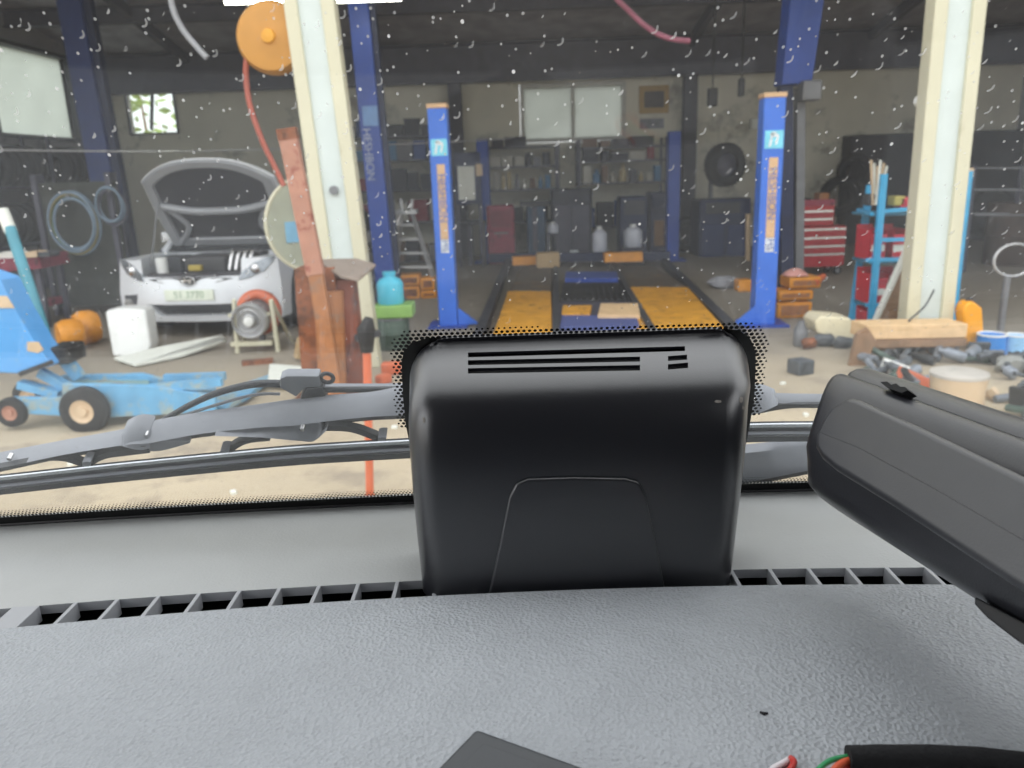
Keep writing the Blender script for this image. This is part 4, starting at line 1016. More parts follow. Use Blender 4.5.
    mb.add(vs, fs); mb.build('glasshouse', M('car_glass', '#1b1e22', .08, 0), r, smooth=True)
    mb = MB(); vs = []
    for y, z, w in prof_[1:5]: vs += [Vector((-w - .01, y, z + .012)), Vector((0, y, z + .035)), Vector((w + .01, y, z + .012))]
    mb.add(vs, [(i * 3 + k, i * 3 + k + 1, i * 3 + 4 + k, i * 3 + 3 + k) for i in range(3) for k in range(2)]); mb.build('roof', m_silver, r, smooth=True, solid=.02)
    for s in (-1, 1):
        MB().bar((s * .78, 1.02, .80), (s * .61, 1.75, 1.40), .07, .05).build('windscreen_pillar', m_silver, r)
        mb = MB(); mb.ext(s * .9, s * 1.06, 1.45, 1.53, .88, 1.0); mb.build('door_mirror', m_silver, r, bevel=.03)
    return r
car = make_car()
cf = at(190, 300, 8.02); place(car, (cf.x, 8.02, 0), radians(-7), 'silver car with its hood raised, parked in the left bay facing out')

# ---- blue trolley crane on the left ------------------------------------------------------------------
tb = gr(86, 430)
tj = thing('trolley_jack', (tb.x, tb.y + .1, 0), 'worn light blue trolley jack with a tall tapered blue plate, at the far left', 'jack')
def wheel(c, R, w, parent, mat=m_rubber, hub=m_beige, hubR=.5, name='wheel', ax='Y'):
    mb = MB(); mb.lathe([(R * .5, -w / 2), (R * .9, -w / 2), (R, -w * .3), (R, w * .3), (R * .9, w / 2), (R * .5, w / 2)], c, ax, 30, closed=True); w_ = mb.build(name, mat, parent, smooth=True)
    c = Vector(c); mb = MB(); mb.lathe([(0, -w * .5 - .004), (R * .2, -w * .5 - .004), (R * .22, -w * .35), (R * hubR * .85, -w * .4), (R * hubR, -w * .52), (R * hubR, w * .4)], c, ax, 24); mb.build('hub', hub, w_, smooth=True)
    return w_
YT = tb.y
def TP(px, py, dy=0.): return at(px, py, YT + dy)
wheel(TP(85, 410, .0), .155, .09, tj)
wheel(TP(30, 396, .75), .12, .07, tj)
mb = MB(); q = [TP(x, y, .06) for x, y in ((10, 398), (62, 398), (62, 416), (24, 414))]; mb.prism(q, (0, .05, 0)); mb.build('chassis', m_mblue, tj, bevel=.005)
mb = MB(); q = [TP(x, y, .06) for x, y in ((62, 384), (150, 386), (215, 396), (215, 412), (100, 418), (62, 416))]; mb.prism(q, (0, .05, 0)); mb.build('side_plate', m_mblue, tj, bevel=.005)
mb = MB(); q = [TP(x, y, .42) for x, y in ((60, 376), (140, 374), (200, 388), (205, 400), (120, 404), (60, 400))]; mb.prism(q, (0, .05, 0)); mb.build('side_plate', m_mblue, tj, bevel=.005)
m_teal = M('faded_teal_paint', '#7fa3a3', .6, var=.2, scale=6, dirt='#8b8578', dirt_amt=.4, dscale=6)
mb = MB(); q = [TP(x, y, d) for x, y, d in ((66, 390, .08), (150, 388, .08), (148, 380, .42), (74, 380, .42))]; mb.prism(q, (0, 0, -.02)); mb.build('top_plate', m_teal, tj)
for i, (x0, y0, x1, y1) in enumerate(((150, 388, 222, 382), (140, 396, 215, 392), (165, 378, 225, 376))):
    MB().bar(TP(x0, y0, .1 + .12 * i), TP(x1, y1, .1 + .12 * i), .05, .05).build('cross_bar', m_mblue, tj)
MB().bar(TP(40, 372, .2), TP(76, 392, .2), .06).build('lift_arm', m_mblue, tj); MB().bar(TP(20, 384, .15), TP(60, 394, .15), .08, .05).build('lift_arm', m_mblue, tj)
MB().bar(TP(64, 358, .3), TP(80, 378, .3), .07, .07).build('lift_arm', m_mblue, tj)
# hydraulic tall plate
m_bplate = M('bright_machine_blue', '#55a0e2', .45, var=.12, scale=3, dirt='#9fb0b4', dirt_amt=.15, dscale=5)
mb = MB(); q = [TP(x, y, .1) for x, y in ((-34, 268), (0, 280), (16, 312), (36, 345), (52, 366), (20, 374), (-20, 372), (-60, 360))]; mb.prism(q, (0, .22, 0)); tp_ = mb.build('body_plate', m_bplate, tj, bevel=.012)
mb = MB(); mb.prism([TP(x, y, .092) for x, y in ((-20, 296), (6, 296), (14, 308), (-20, 308))], (0, .01, 0)); mb.build('decal', m_beige, tp_)
mb = MB(); mb.prism([TP(x, y, .092) for x, y in ((27, 342), (38, 342), (43, 350), (38, 353), (27, 351))], (0, .01, 0)); mb.build('decal', m_beige, tp_)
mb = MB(); mb.bar(TP(20, 374, .09), TP(52, 362, .09), .03, .03); mb.build('edge_strip', m_black, tj)
MB().ext(TP(50, 350, .3).x, TP(75, 350, .3).x, YT + .2, YT + .45, TP(60, 362, .3).z, TP(60, 345, .3).z).build('pump_block', m_black, tj, bevel=.02)
wheel(TP(12, 412, .05), .10, .06, tj, hub=m_salmon)
# jack handle
jh = thing('pry_bar', tuple(gr(46, 345)), 'long teal-blue bar with a pale grip leaning at the far left behind the blue jack', 'bar')
MB().tube([at(10, 228, 6.3), at(44, 330, 6.0), gr(50, 352)], .042, 12).build('rod', M('teal_bar_paint', '#3f8a9c', .5, var=.12), jh, smooth=True)
MB().cyl(at(2, 210, 6.34), at(11, 232, 6.3), .046).build('grip', m_paper, jh, smooth=True)

# ---- yellow float-like rollers, maroon bench
for i, (x, y, r_, lab) in enumerate(((68, 321, 16, 'left one of the two yellow-orange wheels lying by the silver car'), (84, 312, 17, 'right one of the two yellow-orange wheels lying by the silver car'))):
    Y = 7.7 + .3 * i; c = at(x, y, Y); R = r_ * Y / F; r = thing('yellow_roller', (c.x, c.y, 0), lab, 'wheel')
    Rm = Matrix.Rotation(radians(-50), 3, 'Z'); mb = MB(); mb.lathe([(R * .25, -.1), (R * .8, -.11), (R, -.05), (R, .05), (R * .8, .11), (R * .25, .1)], Vector((c.x, c.y, R)), 'Y', 28, Rm, closed=True); mb.build('rim', m_yel_box, r, smooth=True)
    MB().lathe([(0, -.07), (R * .3, -.07), (R * .3, .07), (0, .07)], Vector((c.x, c.y, R)), 'Y', 16, Rm).build('hub', m_rust, r, smooth=True)
a = at(-40, 262, 8.6); b = at(60, 258, 9.4)
bn = thing('maroon_bench', (a.x, 8.6, 0), 'maroon metal workbench at the far left behind the blue bar', 'workbench')
zt_ = at(30, 258, 8.8).z
MB().prism([(a.x, 8.4, zt_), (b.x, 9.0, zt_), (b.x, 9.6, zt_), (a.x, 9.2, zt_)], (0, 0, -.14)).build('bench_top', m_maroon, bn, bevel=.01)
MB().prism([(a.x, 8.6, .3), (b.x - .1, 9.1, .3), (b.x - .1, 9.5, .3), (a.x, 9.2, .3)], (0, 0, -.08)).build('shelf', m_maroon, bn)
for x, y in ((b.x - .08, 9.05), (b.x - .08, 9.5), (a.x + .1, 8.55), (a.x + .1, 9.15)): MB().ext(x - .03, x + .03, y - .03, y + .03, 0, zt_ - .1).build('leg', m_steel_dark, bn)
for i, (px, py, s, m) in enumerate(((8, 247, .32, m_paper), (30, 249, .22, m_beige), (44, 244, .14, m_dkgrey))):
    c = at(px, py, 8.9); t = thing('parts_tray', (c.x, 8.95, zt_), ['white flat tray at the far left on the maroon workbench', 'beige flat tray in the middle of the maroon workbench', 'dark block at the right end of the maroon workbench'][i], 'tray')
    MB().ext(c.x - s / 2, c.x + s / 2, 8.85, 9.05, zt_ + .001, zt_ + .02).build('base', m, t); MB().ext(c.x - s / 2, c.x + s / 2, 8.85, 8.86, zt_ + .02, zt_ + .06).build('rim', m, t); MB().ext(c.x - s / 2, c.x + s / 2, 9.04, 9.05, zt_ + .02, zt_ + .06).build('rim', m, t)

# ---- tyres -------------------------------------------------------------------------------------------
def tyre_mb(R=.31, w=.2):
    mb = MB(); mb.lathe([(R * .58, -w * .42), (R * .75, -w * .5), (R * .93, -w * .48), (R, -w * .36), (R, w * .36), (R * .93, w * .48), (R * .75, w * .5), (R * .58, w * .42)], (0, 0, 0), 'Y', 30, closed=True)
    for k in range(30):
        a = 2 * pi * k / 30; c = Vector((R * cos(a), 0, R * sin(a))); Rm = Matrix.Rotation(-a, 3, 'Y')
        mb.box(c, (.02, w * .7, .03), mat=Rm)
    return mb
ty0 = tyre_mb().build('tyre', m_rubber, None, smooth=True); first = [True]
def tyre(loc, rot, sc_, lab, grp=None):
    o = ty0 if first[0] else ty0.copy()
    if not first[0]: COL.objects.link(o)
    first[0] = False; o.location = loc; o.rotation_euler = rot; o.scale = (sc_,) * 3; o['label'] = lab; o['category'] = 'tyre'
    if grp: o['group'] = grp
    elif 'group' in o: del o['group']
    return o
# tyres stored on edge on a rack along the left wall
rack = thing('tyre_rack', (XL + .35, 11.6, 0), 'dark steel tyre rack along the left wall under the bright window', 'rack')
for z in (.75, 1.55): 
    for x in (XL + .15, XL + .55): MB().bar((x, 9.0, z), (x, 14.6, z), .05).build('rail', m_steel_dark, rack)
for y in (9.0, 10.9, 12.8, 14.6):
    for x in (XL + .15, XL + .55): MB().bar((x, y, 0), (x, y, 2.3), .05).build('upright', m_steel_dark, rack)
random.seed(5)
for j, z in enumerate((1.05, 1.85)):
    for i in range(20):
        y = 9.15 + i * .27
        if min(abs(y - u) for u in (9.0, 10.9, 12.8, 14.6)) < .25: continue
        tyre((XL + .38, y, z), (0, random.uniform(-.1, .1), random.uniform(-.12, .12)), random.uniform(.88, 1.0), ['dark tyre standing in the lower row of the rack on the left wall', 'dark tyre standing in the upper row of the rack on the left wall'][j], ['tyres in the lower row of the left rack', 'tyres in the upper row of the left rack'][j])
c = at(725, 165, 13.75); tt = tyre((c.x, 13.75, c.z), (0, 0, .3), 1.12, 'dark round tyre mounted on top of the tyre changer by the back wall')
h_ = MB().lathe([(0, -.05), (.06, -.05), (.08, -.03), (.17, -.02), (.185, .0), (0, .02)], (0, 0, 0), 'Y', 20).build('wheel_disc', m_steel_dark, tt, smooth=True, world=False)
for (px, py, Y, s, l_) in ((688, 205, 14.8, 1, 'tyre leaning behind the far right blue lift post'), (806, 205, 14.5, 1.05, 'tyre mostly hidden behind the red tool chest'), (840, 196, 14.6, 1.1, 'upright tyre right of the red tool chest, near the blue parts rack'), (855, 172, 14.9, 1.0, 'tyre hung high behind the top of the blue parts rack'), (990, 215, 12.4, 1.2, 'large dark tyre in the shade right of the right cream pillar')):
    c = at(px, py, Y); tyre((c.x, Y, max(c.z, .31 * s) if py < 200 or px > 950 else .31 * s), (0, 0, random.uniform(-.3, .3)), s, l_)

# ---- coils on the left
def coil(px, py, rx, Y, mats, lab, n=7):
    c = at(px, py, Y); r = thing('hose_coil', (c.x, c.y, c.z - rx * Y / F), lab, 'hose coil'); random.seed(px)
    R = rx * Y / F
    for k in range(n):
        mb = MB(); q = Vector((c.x + random.uniform(-.03, .03), c.y + .02 * k - .04, c.z + random.uniform(-.03, .03))); mb.torus(q, R * random.uniform(.82, 1.0), .016, 'Y', 40, 8, Rm=Matrix.Rotation(random.uniform(-.06, .06), 3, 'Z') @ Matrix(((.8, 0, 0), (0, 1, 0), (0, 0, 1)))); mb.build('turn', mats[k % len(mats)], r, smooth=True)
    MB().cyl((c.x, c.y - .05, c.z + R * .92), (c.x, 9.945, c.z + R * .92), .02).build('hook', m_grey, r)
    return c
m_cb, m_cy, m_cg = M('coil_slate', '#7d93a6', .5), M('coil_olive', '#8a8258', .5), M('coil_green', '#5d7d4c', .5)
coil(74, 224, 29, 9.72, [m_cb, m_cb, m_cy, m_cb, m_cg], 'large slate-blue hose coil hanging left of the silver car')
coil(113, 206, 17, 9.82, [m_cb, m_steel_dark], 'smaller thin hose coil hanging between the large coil and the silver car', 3)
# board behind the coils
c0 = at(30, 190, 9.9); c1 = at(130, 300, 9.9)
pb = thing('tool_board', (c0.x, 9.95, 0), 'dark freestanding tool board behind the hanging hose coils', 'board')
MB().ext(c0.x, c1.x, 9.95, 10.0, .1, CZ + .05).build('panel', M('board_dark_green', '#3a3d38', .8, var=.35, scale=9), pb)
for x in (c0.x + .05, c1.x - .05): MB().ext(x - .03, x + .03, 9.9, 10.1, 0, CZ + .15).build('leg', m_steel_dark, pb)

# ---- white panels on the ground
def leaning(name, pts, Y, th, mat, lab, cat, bev=.02):
    q = [at(x, y, Y + d) for x, y, d in pts]; o = MB().prism(q, (0, th, 0)).build(name, mat, None, bevel=bev); return tag(o, lab, cat)
zz = gr(125, 360).y + .12
leaning('plastic_tub', [(104, 311, .15), (120, 308, .15), (145, 309, .15), (150, 345, .02), (146, 358, .0), (112, 357, .0)], zz, .22, m_white, 'white plastic tub on the ground in front of the silver car', 'tub', .03)
wp_ = [gr(x, y, z) for x, y, z in ((114, 360, .02), (160, 349, .06), (222, 338, .10), (226, 342, .05), (180, 358, .01), (136, 367, .01))]
o = MB().prism(wp_, (0, 0, .025)).build('plastic_sheet', m_paper, None, bevel=.006); tag(o, 'flat white plastic sheet lying on the ground in front of the white tub', 'sheet')

# ---- blower on a light frame with an orange disc
bf = gr(255, 352); Yb = bf.y
bl_ = thing('blower', (bf.x, Yb + .1, 0), 'round silver blower on a pale tubular stand in front of the silver car', 'blower')
c = at(251, 320, Yb)
def disc_rings(c, R, w, parent, name, mat, prof=None):
    mb = MB(); mb.lathe(prof or [(R * .0, w), (R * .85, w), (R, w * .5), (R, -w * .5), (R * .92, -w * .6), (R * .9, -w * .2), (R * .0, -w * .1)], c, 'Y', 36); return mb.build(name, mat, parent, smooth=True)
dr = disc_rings(c, .165, .12, bl_, 'drum', m_alu)
for k in range(3):
    mb = MB(); mb.torus(c + Vector((0, -.06, 0)), .06 + .045 * k, .006, 'Y', 30, 8); mb.build('guard_ring', m_chrome, dr, smooth=True)
mb = MB(); mb.lathe([(0, -.1), (.045, -.09), (.055, -.03)], c, 'Y', 20); mb.build('hub', m_white, dr, smooth=True)
zb = .0
for px, s in ((232, -1), (273, 1)):
    t = at(px + (2 if s < 0 else -2), 300, Yb); MB().tube([Vector((t.x, Yb, t.z)), Vector((t.x + s * .02, Yb - .02, 0))], .022, 10).build('leg', m_white_col, bl_, smooth=True)
    MB().tube([Vector((t.x, Yb, t.z)), Vector((t.x + s * .06, Yb + .35, 0))], .018, 10).build('leg', m_white_col, bl_, smooth=True)
zl = at(250, 343, Yb).z; xa_, xb_ = at(232, 343, Yb).x, at(273, 343, Yb).x
MB().bar((xa_, Yb - .02, zl), (xb_, Yb - .02, zl), .04).build('stretcher', m_white_col, bl_)
MB().bar((xa_, Yb, c.z + .05), (xb_, Yb, c.z + .05), .03).build('stretcher', m_white_col, bl_)
c2 = at(259, 312, Yb + .3); od = thing('orange_reel', (c2.x, c2.y, 0), 'orange reel behind the silver blower, in front of the right headlight of the silver car', 'reel')
mb = MB(); mb.torus(c2, .17, .05, 'Y', 36, 12, sq=1.2); mb.build('rim', m_orange, od, smooth=True); mb = MB(); mb.lathe([(0, -.04), (.09, -.04), (.12, .04), (0, .05)], c2, 'Y', 24); mb.build('hub', m_alu, od, smooth=True)
MB().bar(c2 + Vector((0, .02, -.1)), Vector((c2.x, c2.y + .02, 0)), .05).build('stand', m_grey, od)

# ---- rusty stand, salmon beam, round disc
rb = gr(336, 404); Yr = rb.y
rs = thing('rusty_stand', (rb.x, Yr, 0), 'tall rusty steel stand at the foot of the left cream pillar', 'stand')
def RP(px, py, d=0.): return at(px, py, Yr + d)
mb = MB(); v0, v1 = RP(301, 340), RP(340, 340); zt1 = RP(320, 268).z; mb.prism([(v0.x - .03, Yr, 0), (v1.x, Yr, 0), (v1.x, Yr, zt1), (v0.x, Yr, zt1)], (0, .22, 0)); mb.build('plate_box', m_rust, rs, bevel=.01)
mb = MB(); v2 = RP(360, 340).x; zt2 = RP(350, 280).z; mb.prism([(v1.x + .002, Yr + .04, 0.02), (v2, Yr + .04, .02), (v2 - .02, Yr + .04, zt2), (v1.x, Yr + .04, zt2)], (0, .16, 0)); mb.build('side_plate', M('dark_rust', '#7c4636', .85, var=.2, scale=8, dirt='#4c3a38', dirt_amt=.4), rs, bevel=.01)
mb = MB(); mb.tube([RP(329, 290, .03), RP(333, 400, .03)], .10, 16); mb.build('pipe', m_rust2, rs, smooth=True)
mb = MB(); mb.cyl(RP(318, 291, -.05), RP(318, 291, .0), .035); mb.build('bolt', m_dkgrey, rs, smooth=True)
MB().ext(v0.x - .12, v2 + .08, Yr - .08, Yr + .3, 0, .02).build('base_plate', m_rust, rs)
q = [RP(x, y, d) for x, y, d in ((317, 259, .1), (356, 258, .35), (376, 264, .3), (358, 279, -.02), (340, 275, -.06))]
o = MB().prism(q, (0, .0, -.02)).build('sheet_metal_tray', M('grey_brown_sheet', '#8f8278', .6, .1), None, bevel=.004); tag(o, 'grey-brown bent sheet lying on top of the rusty stand', 'sheet')
sbm = thing('salmon_beam', (at(327, 290, Yr - .1).x, Yr - .12, 0), 'upright salmon-coloured square steel tube beside the left cream pillar', 'beam')
t = at(287, 130, Yr - .12); b = at(316, 275, Yr - .12); b = t + (b - t) * (t.z / (t.z - b.z)) if False else b
MB().bar(b, t, .115, .07, up=(0, 1, 0)).build('tube', m_salmon, sbm, bevel=.008)
b2 = Vector((b.x + .06, Yr - .12, .0)); MB().bar(b2, b + Vector((.0, 0, .03)), .10, .06, up=(0, 1, 0)).build('lower_tube', m_rust2, sbm, bevel=.008)
MB().bar(t - (t - b).normalized() * .06, t + (t - b).normalized() * .01, .122, .078, up=(0, 1, 0)).build('collar', m_rust, sbm)
c = at(313, 224, 7.15); dc = thing('round_disc', (c.x, c.y, 0), 'round pale disc with a light metal rim and a blue label behind the salmon tube', 'disc')
R = 46 * 7.15 / F; Rz = Matrix.Rotation(radians(32), 3, 'Z')
mb = MB(); mb.lathe([(0, .03), (R * .97, .02), (R * .97, -.01), (0, -.015)], c, 'Y', 44, Rz); mb.build('face', M('disc_grey_green', '#a9ad9c', .5, var=.1), dc, smooth=True)
mb = MB(); mb.torus(c, R, .018, 'Y', 48, 10, Rm=Rz); mb.build('rim', m_white_col, dc, smooth=True)
mb = MB(); q = [c + Rz @ Vector((x, -.02, z)) for x, z in ((-R * .62, -R * .35), (R * .3, -R * .35), (R * .3, R * .08), (-R * .62, R * .08))]; mb.prism(q, (0, -.004, 0)); mb.build('label_patch', M('label_blue', '#7fb6d8', .5), dc)
MB().tube([c + Vector((0, .04, -R * .9)), Vector((c.x, c.y + .04, 0))], .025, 10).build('pole', m_grey, dc, smooth=True)

# ---- hose reel on the pillar
c = at(272, 38, YF + .05); R = 32 * 6.7 / F
hr = thing('hose_reel', tuple(c), 'round yellow hose reel hung high beside the left cream pillar', 'hose reel')
MB().lathe([(0, -.10), (R * .3, -.10), (R * .9, -.08), (R, -.02), (R, .06), (R * .9, .10), (0, .10)], c, 'Y', 40).build('case', M('reel_ochre', '#c0893a', .5, var=.08), hr, smooth=True)
MB().lathe([(0, -.13), (R * .18, -.125), (R * .22, -.09)], c, 'Y', 20).build('hub', m_yellow, hr, smooth=True)
g_ = at(247, 41, YF + .03); MB().tube([c + Vector((-R * .8, -.01, -.02)), g_], [.05, .035], 12).build('outlet', m_yel_box, hr, smooth=True)
MB().bar(c + Vector((.1, .05, .1)), c + Vector((.45, .15, .2)), .05).build('bracket', m_grey, hr)
MB().tube([at(x, y, YF + .03) for x, y in ((248, 44), (246, 75), (250, 105), (262, 140), (274, 165), (284, 186))], .022, 10, smooth_n=6).build('hose', M('hose_brown_red', '#a0503f', .5), hr, smooth=True)

# ---- orange post, jug, boxes
ob = gr(370, 500); op = thing('orange_post', (ob.x, ob.y, 0), 'thin orange post standing on the ground between the rusty stand and the black housing', 'post')
tpz = at(367, 352, ob.y).z; MB().tube([(ob.x, ob.y, 0), (at(367, 352, ob.y).x, ob.y, tpz)], .020, 12).build('tube', m_orange, op, smooth=True); MB().lathe([(.035, 0), (.035, .01), (.022, .03), (.0, .03)], ob, 'Z', 20).build('foot', m_orange, op, smooth=True)
q = at(367, 335, ob.y); MB().tube([at(367, 352, ob.y), at(366, 330, ob.y), at(369, 318, ob.y)], [.03, .045, .02], 12).build('clamp_head', m_black, op, smooth=True)
MB().bar(at(355, 338, ob.y), at(380, 333, ob.y), .03).build('cross_handle', m_dkgrey, op)
jy = gr(390, 352).y
gb_ = thing('green_grey_drum', (at(390, 340, jy).x, jy + .2, 0), 'green-grey drum carrying the pale green tray, left of the black housing', 'drum')
xc_ = at(390, 340, jy).x; zt3 = at(390, 321, jy).z
MB().lathe([(.15, 0), (.16, .01), (.16, zt3 * .5), (.165, zt3 * .52), (.16, zt3 * .54), (.16, zt3 - .01), (.15, zt3)], (xc_, jy + .18, 0), 'Z', 28).build('barrel', m_gmetal, gb_, smooth=True); MB().torus((xc_, jy + .18, zt3), .155, .01, 'Z').build('rim', m_grey, gb_, smooth=True)
a0, a1 = at(373, 321, jy), at(411, 306, jy); o = MB().ext(a0.x, a1.x, jy + .05, jy + .33, zt3 + .012, a1.z).build('crate', m_green, None, bevel=.012); tag(o, 'pale green tray under the cyan jug', 'tray')
cj = at(388, 300, jy).x; j0 = a1.z + .002; j1 = at(388, 274, jy).z; jw = 13.5 * jy / F
jg = thing('cyan_jug', (cj, jy + .18, j0), 'cyan plastic jug standing on the pale green tray', 'jug')
h = j1 - j0; m_jug = M('cyan_jug_plastic', '#4fc4e2', .35, var=.05); MB().lathe([(jw * .92, 0), (jw, .02), (jw, h * .62), (jw * .85, h * .74), (jw * .45, h * .84), (jw * .42, h * .9)], (cj, jy + .18, j0), 'Z', 28).build('body', m_jug, jg, smooth=True)
MB().cyl((cj, jy + .18, j0 + h * .9), (cj, jy + .18, j0 + h * 1.0), jw * .5).build('cap', m_jug, jg, smooth=True)
for i, (x0, y0, x1, y1, lab) in enumerate(((397, 275, 419, 285, 'upper yellow block of the stack of two behind the cyan jug'), (398, 286, 419, 297, 'lower yellow block of the stack of two behind the cyan jug'), (421, 278, 434, 289, 'upper yellow block against the left near lift post'), (421, 290, 436, 297, 'lower yellow block against the left near lift post'))):
    Y = gr(410, 299).y; a0, a1 = at(x0, y1, Y), at(x1, y0, Y)
    lowz = 0.0 if i % 2 else at(x0, (286 if i == 0 else 290) , Y).z
    r = thing('support_block', ((a0.x + a1.x) / 2, Y + .15, lowz), lab, 'block'); topz = a1.z if i % 2 == 0 else at(x0, 287 if i == 1 else 291, Y).z - .004
    MB().ext(a0.x, a1.x, Y, Y + .3, lowz, topz).build('body', m_yel_box, r, bevel=.015); MB().ext(a0.x + .03, a1.x - .03, Y - .006, Y + .002, lowz + .03, topz - .03).build('hollow', m_rust, r)
# white a-frame ladder
Y = gr(412, 292).y - .2; Yl = 10.6
ld = thing('step_ladder', (at(410, 240, Yl).x, Yl, 0), 'silver A-frame step ladder between the two left blue posts', 'ladder')
for x in (401, 412):
    pass
tL, tR = at(400, 208, Yl), at(413, 207, Yl)
for (p0, p1, y0, y1) in (((402, 210), (388, 242), 0, -.25), ((411, 210), (440, 285), 0, -.25), ((402, 210), (394, 262), .1, .45), ((411, 210), (428, 262), .1, .45)):
    a = at(*p0, Yl + y0); b = at(*p1, Yl + y0); d = (b - a); b = a + d * (a.z / (a.z - b.z)); b.y = Yl + y1; b.x = a.x + (b.x - a.x) * .9; MB().bar(a, b, .05, .03).build('rail', m_alu, ld)
MB().ext(tL.x - .05, tR.x + .05, Yl - .1, Yl + .15, at(405, 214, Yl).z, at(405, 210, Yl).z).build('top_cap', m_alu, ld)
for x in (400, 412): a = at(x, 199, Yl); MB().tube([at(x + (2 if x < 405 else -1), 211, Yl), a], .025, 8).build('hand_rail', m_alu, ld, smooth=True)
for k in range(4):
    yy = 225 + 14 * k; a = at(398 - k * 5, yy, Yl - .06 * k); b = at(417 + 5.2 * k, yy, Yl - .06 * k); MB().bar(a, b, .05, .03).build('step', m_alu, ld)

# ---- back shelving -----------------------------------------------------------------------------------
cols = {'dark blue': '#24407c', 'dark grey': '#2e2e36', 'brown': '#6b5444', 'pale': '#a8a69c', 'red': '#7c2430', 'steel blue': '#3f6f95', 'beige': '#a99a72', 'grey': '#64656b', 'white': '#bfc0be', 'black': '#1b1b20', 'yellow': '#a38a3c'}
def boxm(c): return M('carton_' + c.replace(' ', '_'), cols[c], .7, var=.2, scale=25)
protos = {}
def carton(c, kind, loc, s, lab, grp):
    key = (c, kind)
    if key not in protos:
        mb = MB()
        if kind == 'carton': mb.ext(-.5, .5, -.5, .5, 0, 1); mb.ext(-.51, .51, -.04, .04, .3, 1.004)
        elif kind == 'can': mb.lathe([(.45, 0), (.5, .03), (.5, .92), (.46, .95), (.46, 1)], (0, 0, 0), 'Z', 16)
        elif kind == 'bottle': mb.lathe([(.42, 0), (.5, .05), (.5, .6), (.2, .78), (.18, .96), (.22, .96), (.22, 1)], (0, 0, 0), 'Z', 14)
        else: mb.prism([(-.5, -.5, 0), (.5, -.5, 0), (.55, -.55, .95), (-.55, -.55, .95)], (0, 1, 0)); mb.ext(-.58, .58, -.6, .55, .93, 1)
        o = mb.build('parts_' + kind if kind != 'carton' else 'carton', boxm(c), None, smooth=kind in ('can', 'bottle')); protos[key] = o
    else:
        o = protos[key].copy(); COL.objects.link(o)
    o.location = loc; o.scale = s; o.rotation_euler = (0, 0, random.uniform(-.08, .08)); return tag(o, lab, {'carton': 'carton', 'can': 'can', 'bottle': 'bottle', 'bin': 'bin'}[kind], grp)
def shelf_unit(name, px0, px1, Y, depth, boards, legtop, lab):
    xm0, xm1 = at(px0, 180, Y).x, at(px1, 180, Y).x; r = thing(name, ((xm0 + xm1) / 2, Y + depth / 2, 0), lab, 'shelving')
    zs = [at((px0 + px1) / 2, py, Y).z for py in boards]
    for z in zs: MB().ext(xm0, xm1, Y, Y + depth, z - .03, z).build('shelf_board', M('shelf_steel', '#4a4b55', .6), r)
    zt = at((px0 + px1) / 2, legtop, Y).z
    for x in (xm0 + .03, xm1 - .03):
        for y in (Y + .03, Y + depth - .03): MB().ext(x - .025, x + .025, y - .025, y + .025, 0, zt).build('upright', m_steel_dark, r)
    return xm0, xm1, zs
def fill(x0, x1, Y, depth, z, hmax, wr, kinds, palette, place_txt, seed, gap=.02):
    random.seed(seed); x = x0 + .1
    while True:
        w = random.uniform(*wr); k = random.choice(kinds); c = random.choice(palette); h = random.uniform(.55, 1) * hmax
        if k in ('can', 'bottle'): w = min(w, .14); 
        if x + w > x1 - .1: break
        dp = w if k in ('can', 'bottle') else min(depth * .7, .3)
        lab = f'{c} {"parts " if k == "bin" else ""}{k} {place_txt}'; carton(c, k, (x + w / 2, Y + .04 + dp / 2, z + .001), (w, dp, h), lab, f'{c} {k}s {place_txt}'); x += w + gap + random.uniform(0, .03)
Ysh = 14.7; DPT = .55
# left bay shelving, behind the silver car and the ladder
x0, x1, zs = shelf_unit('storage_shelf', 344, 452, Ysh, DPT, (262, 222, 190, 160, 136), 134, 'tall steel shelving behind the step ladder')
for i, (z, hm) in enumerate(zip(zs, (.45, .42, .38, .33, .3))):
    fill(x0, x1, Ysh, DPT, z, hm, (.14, .34), ['carton', 'bin', 'can'], [['dark grey', 'brown', 'grey'], ['dark grey', 'red', 'pale', 'brown'], ['red', 'pale', 'dark grey'], ['steel blue', 'dark blue', 'grey', 'dark grey'], ['dark blue', 'dark grey', 'black']][i], 'on the ' + ['lowest', 'second', 'third', 'fourth', 'top'][i] + ' board of the shelving behind the ladder', 20 + i)
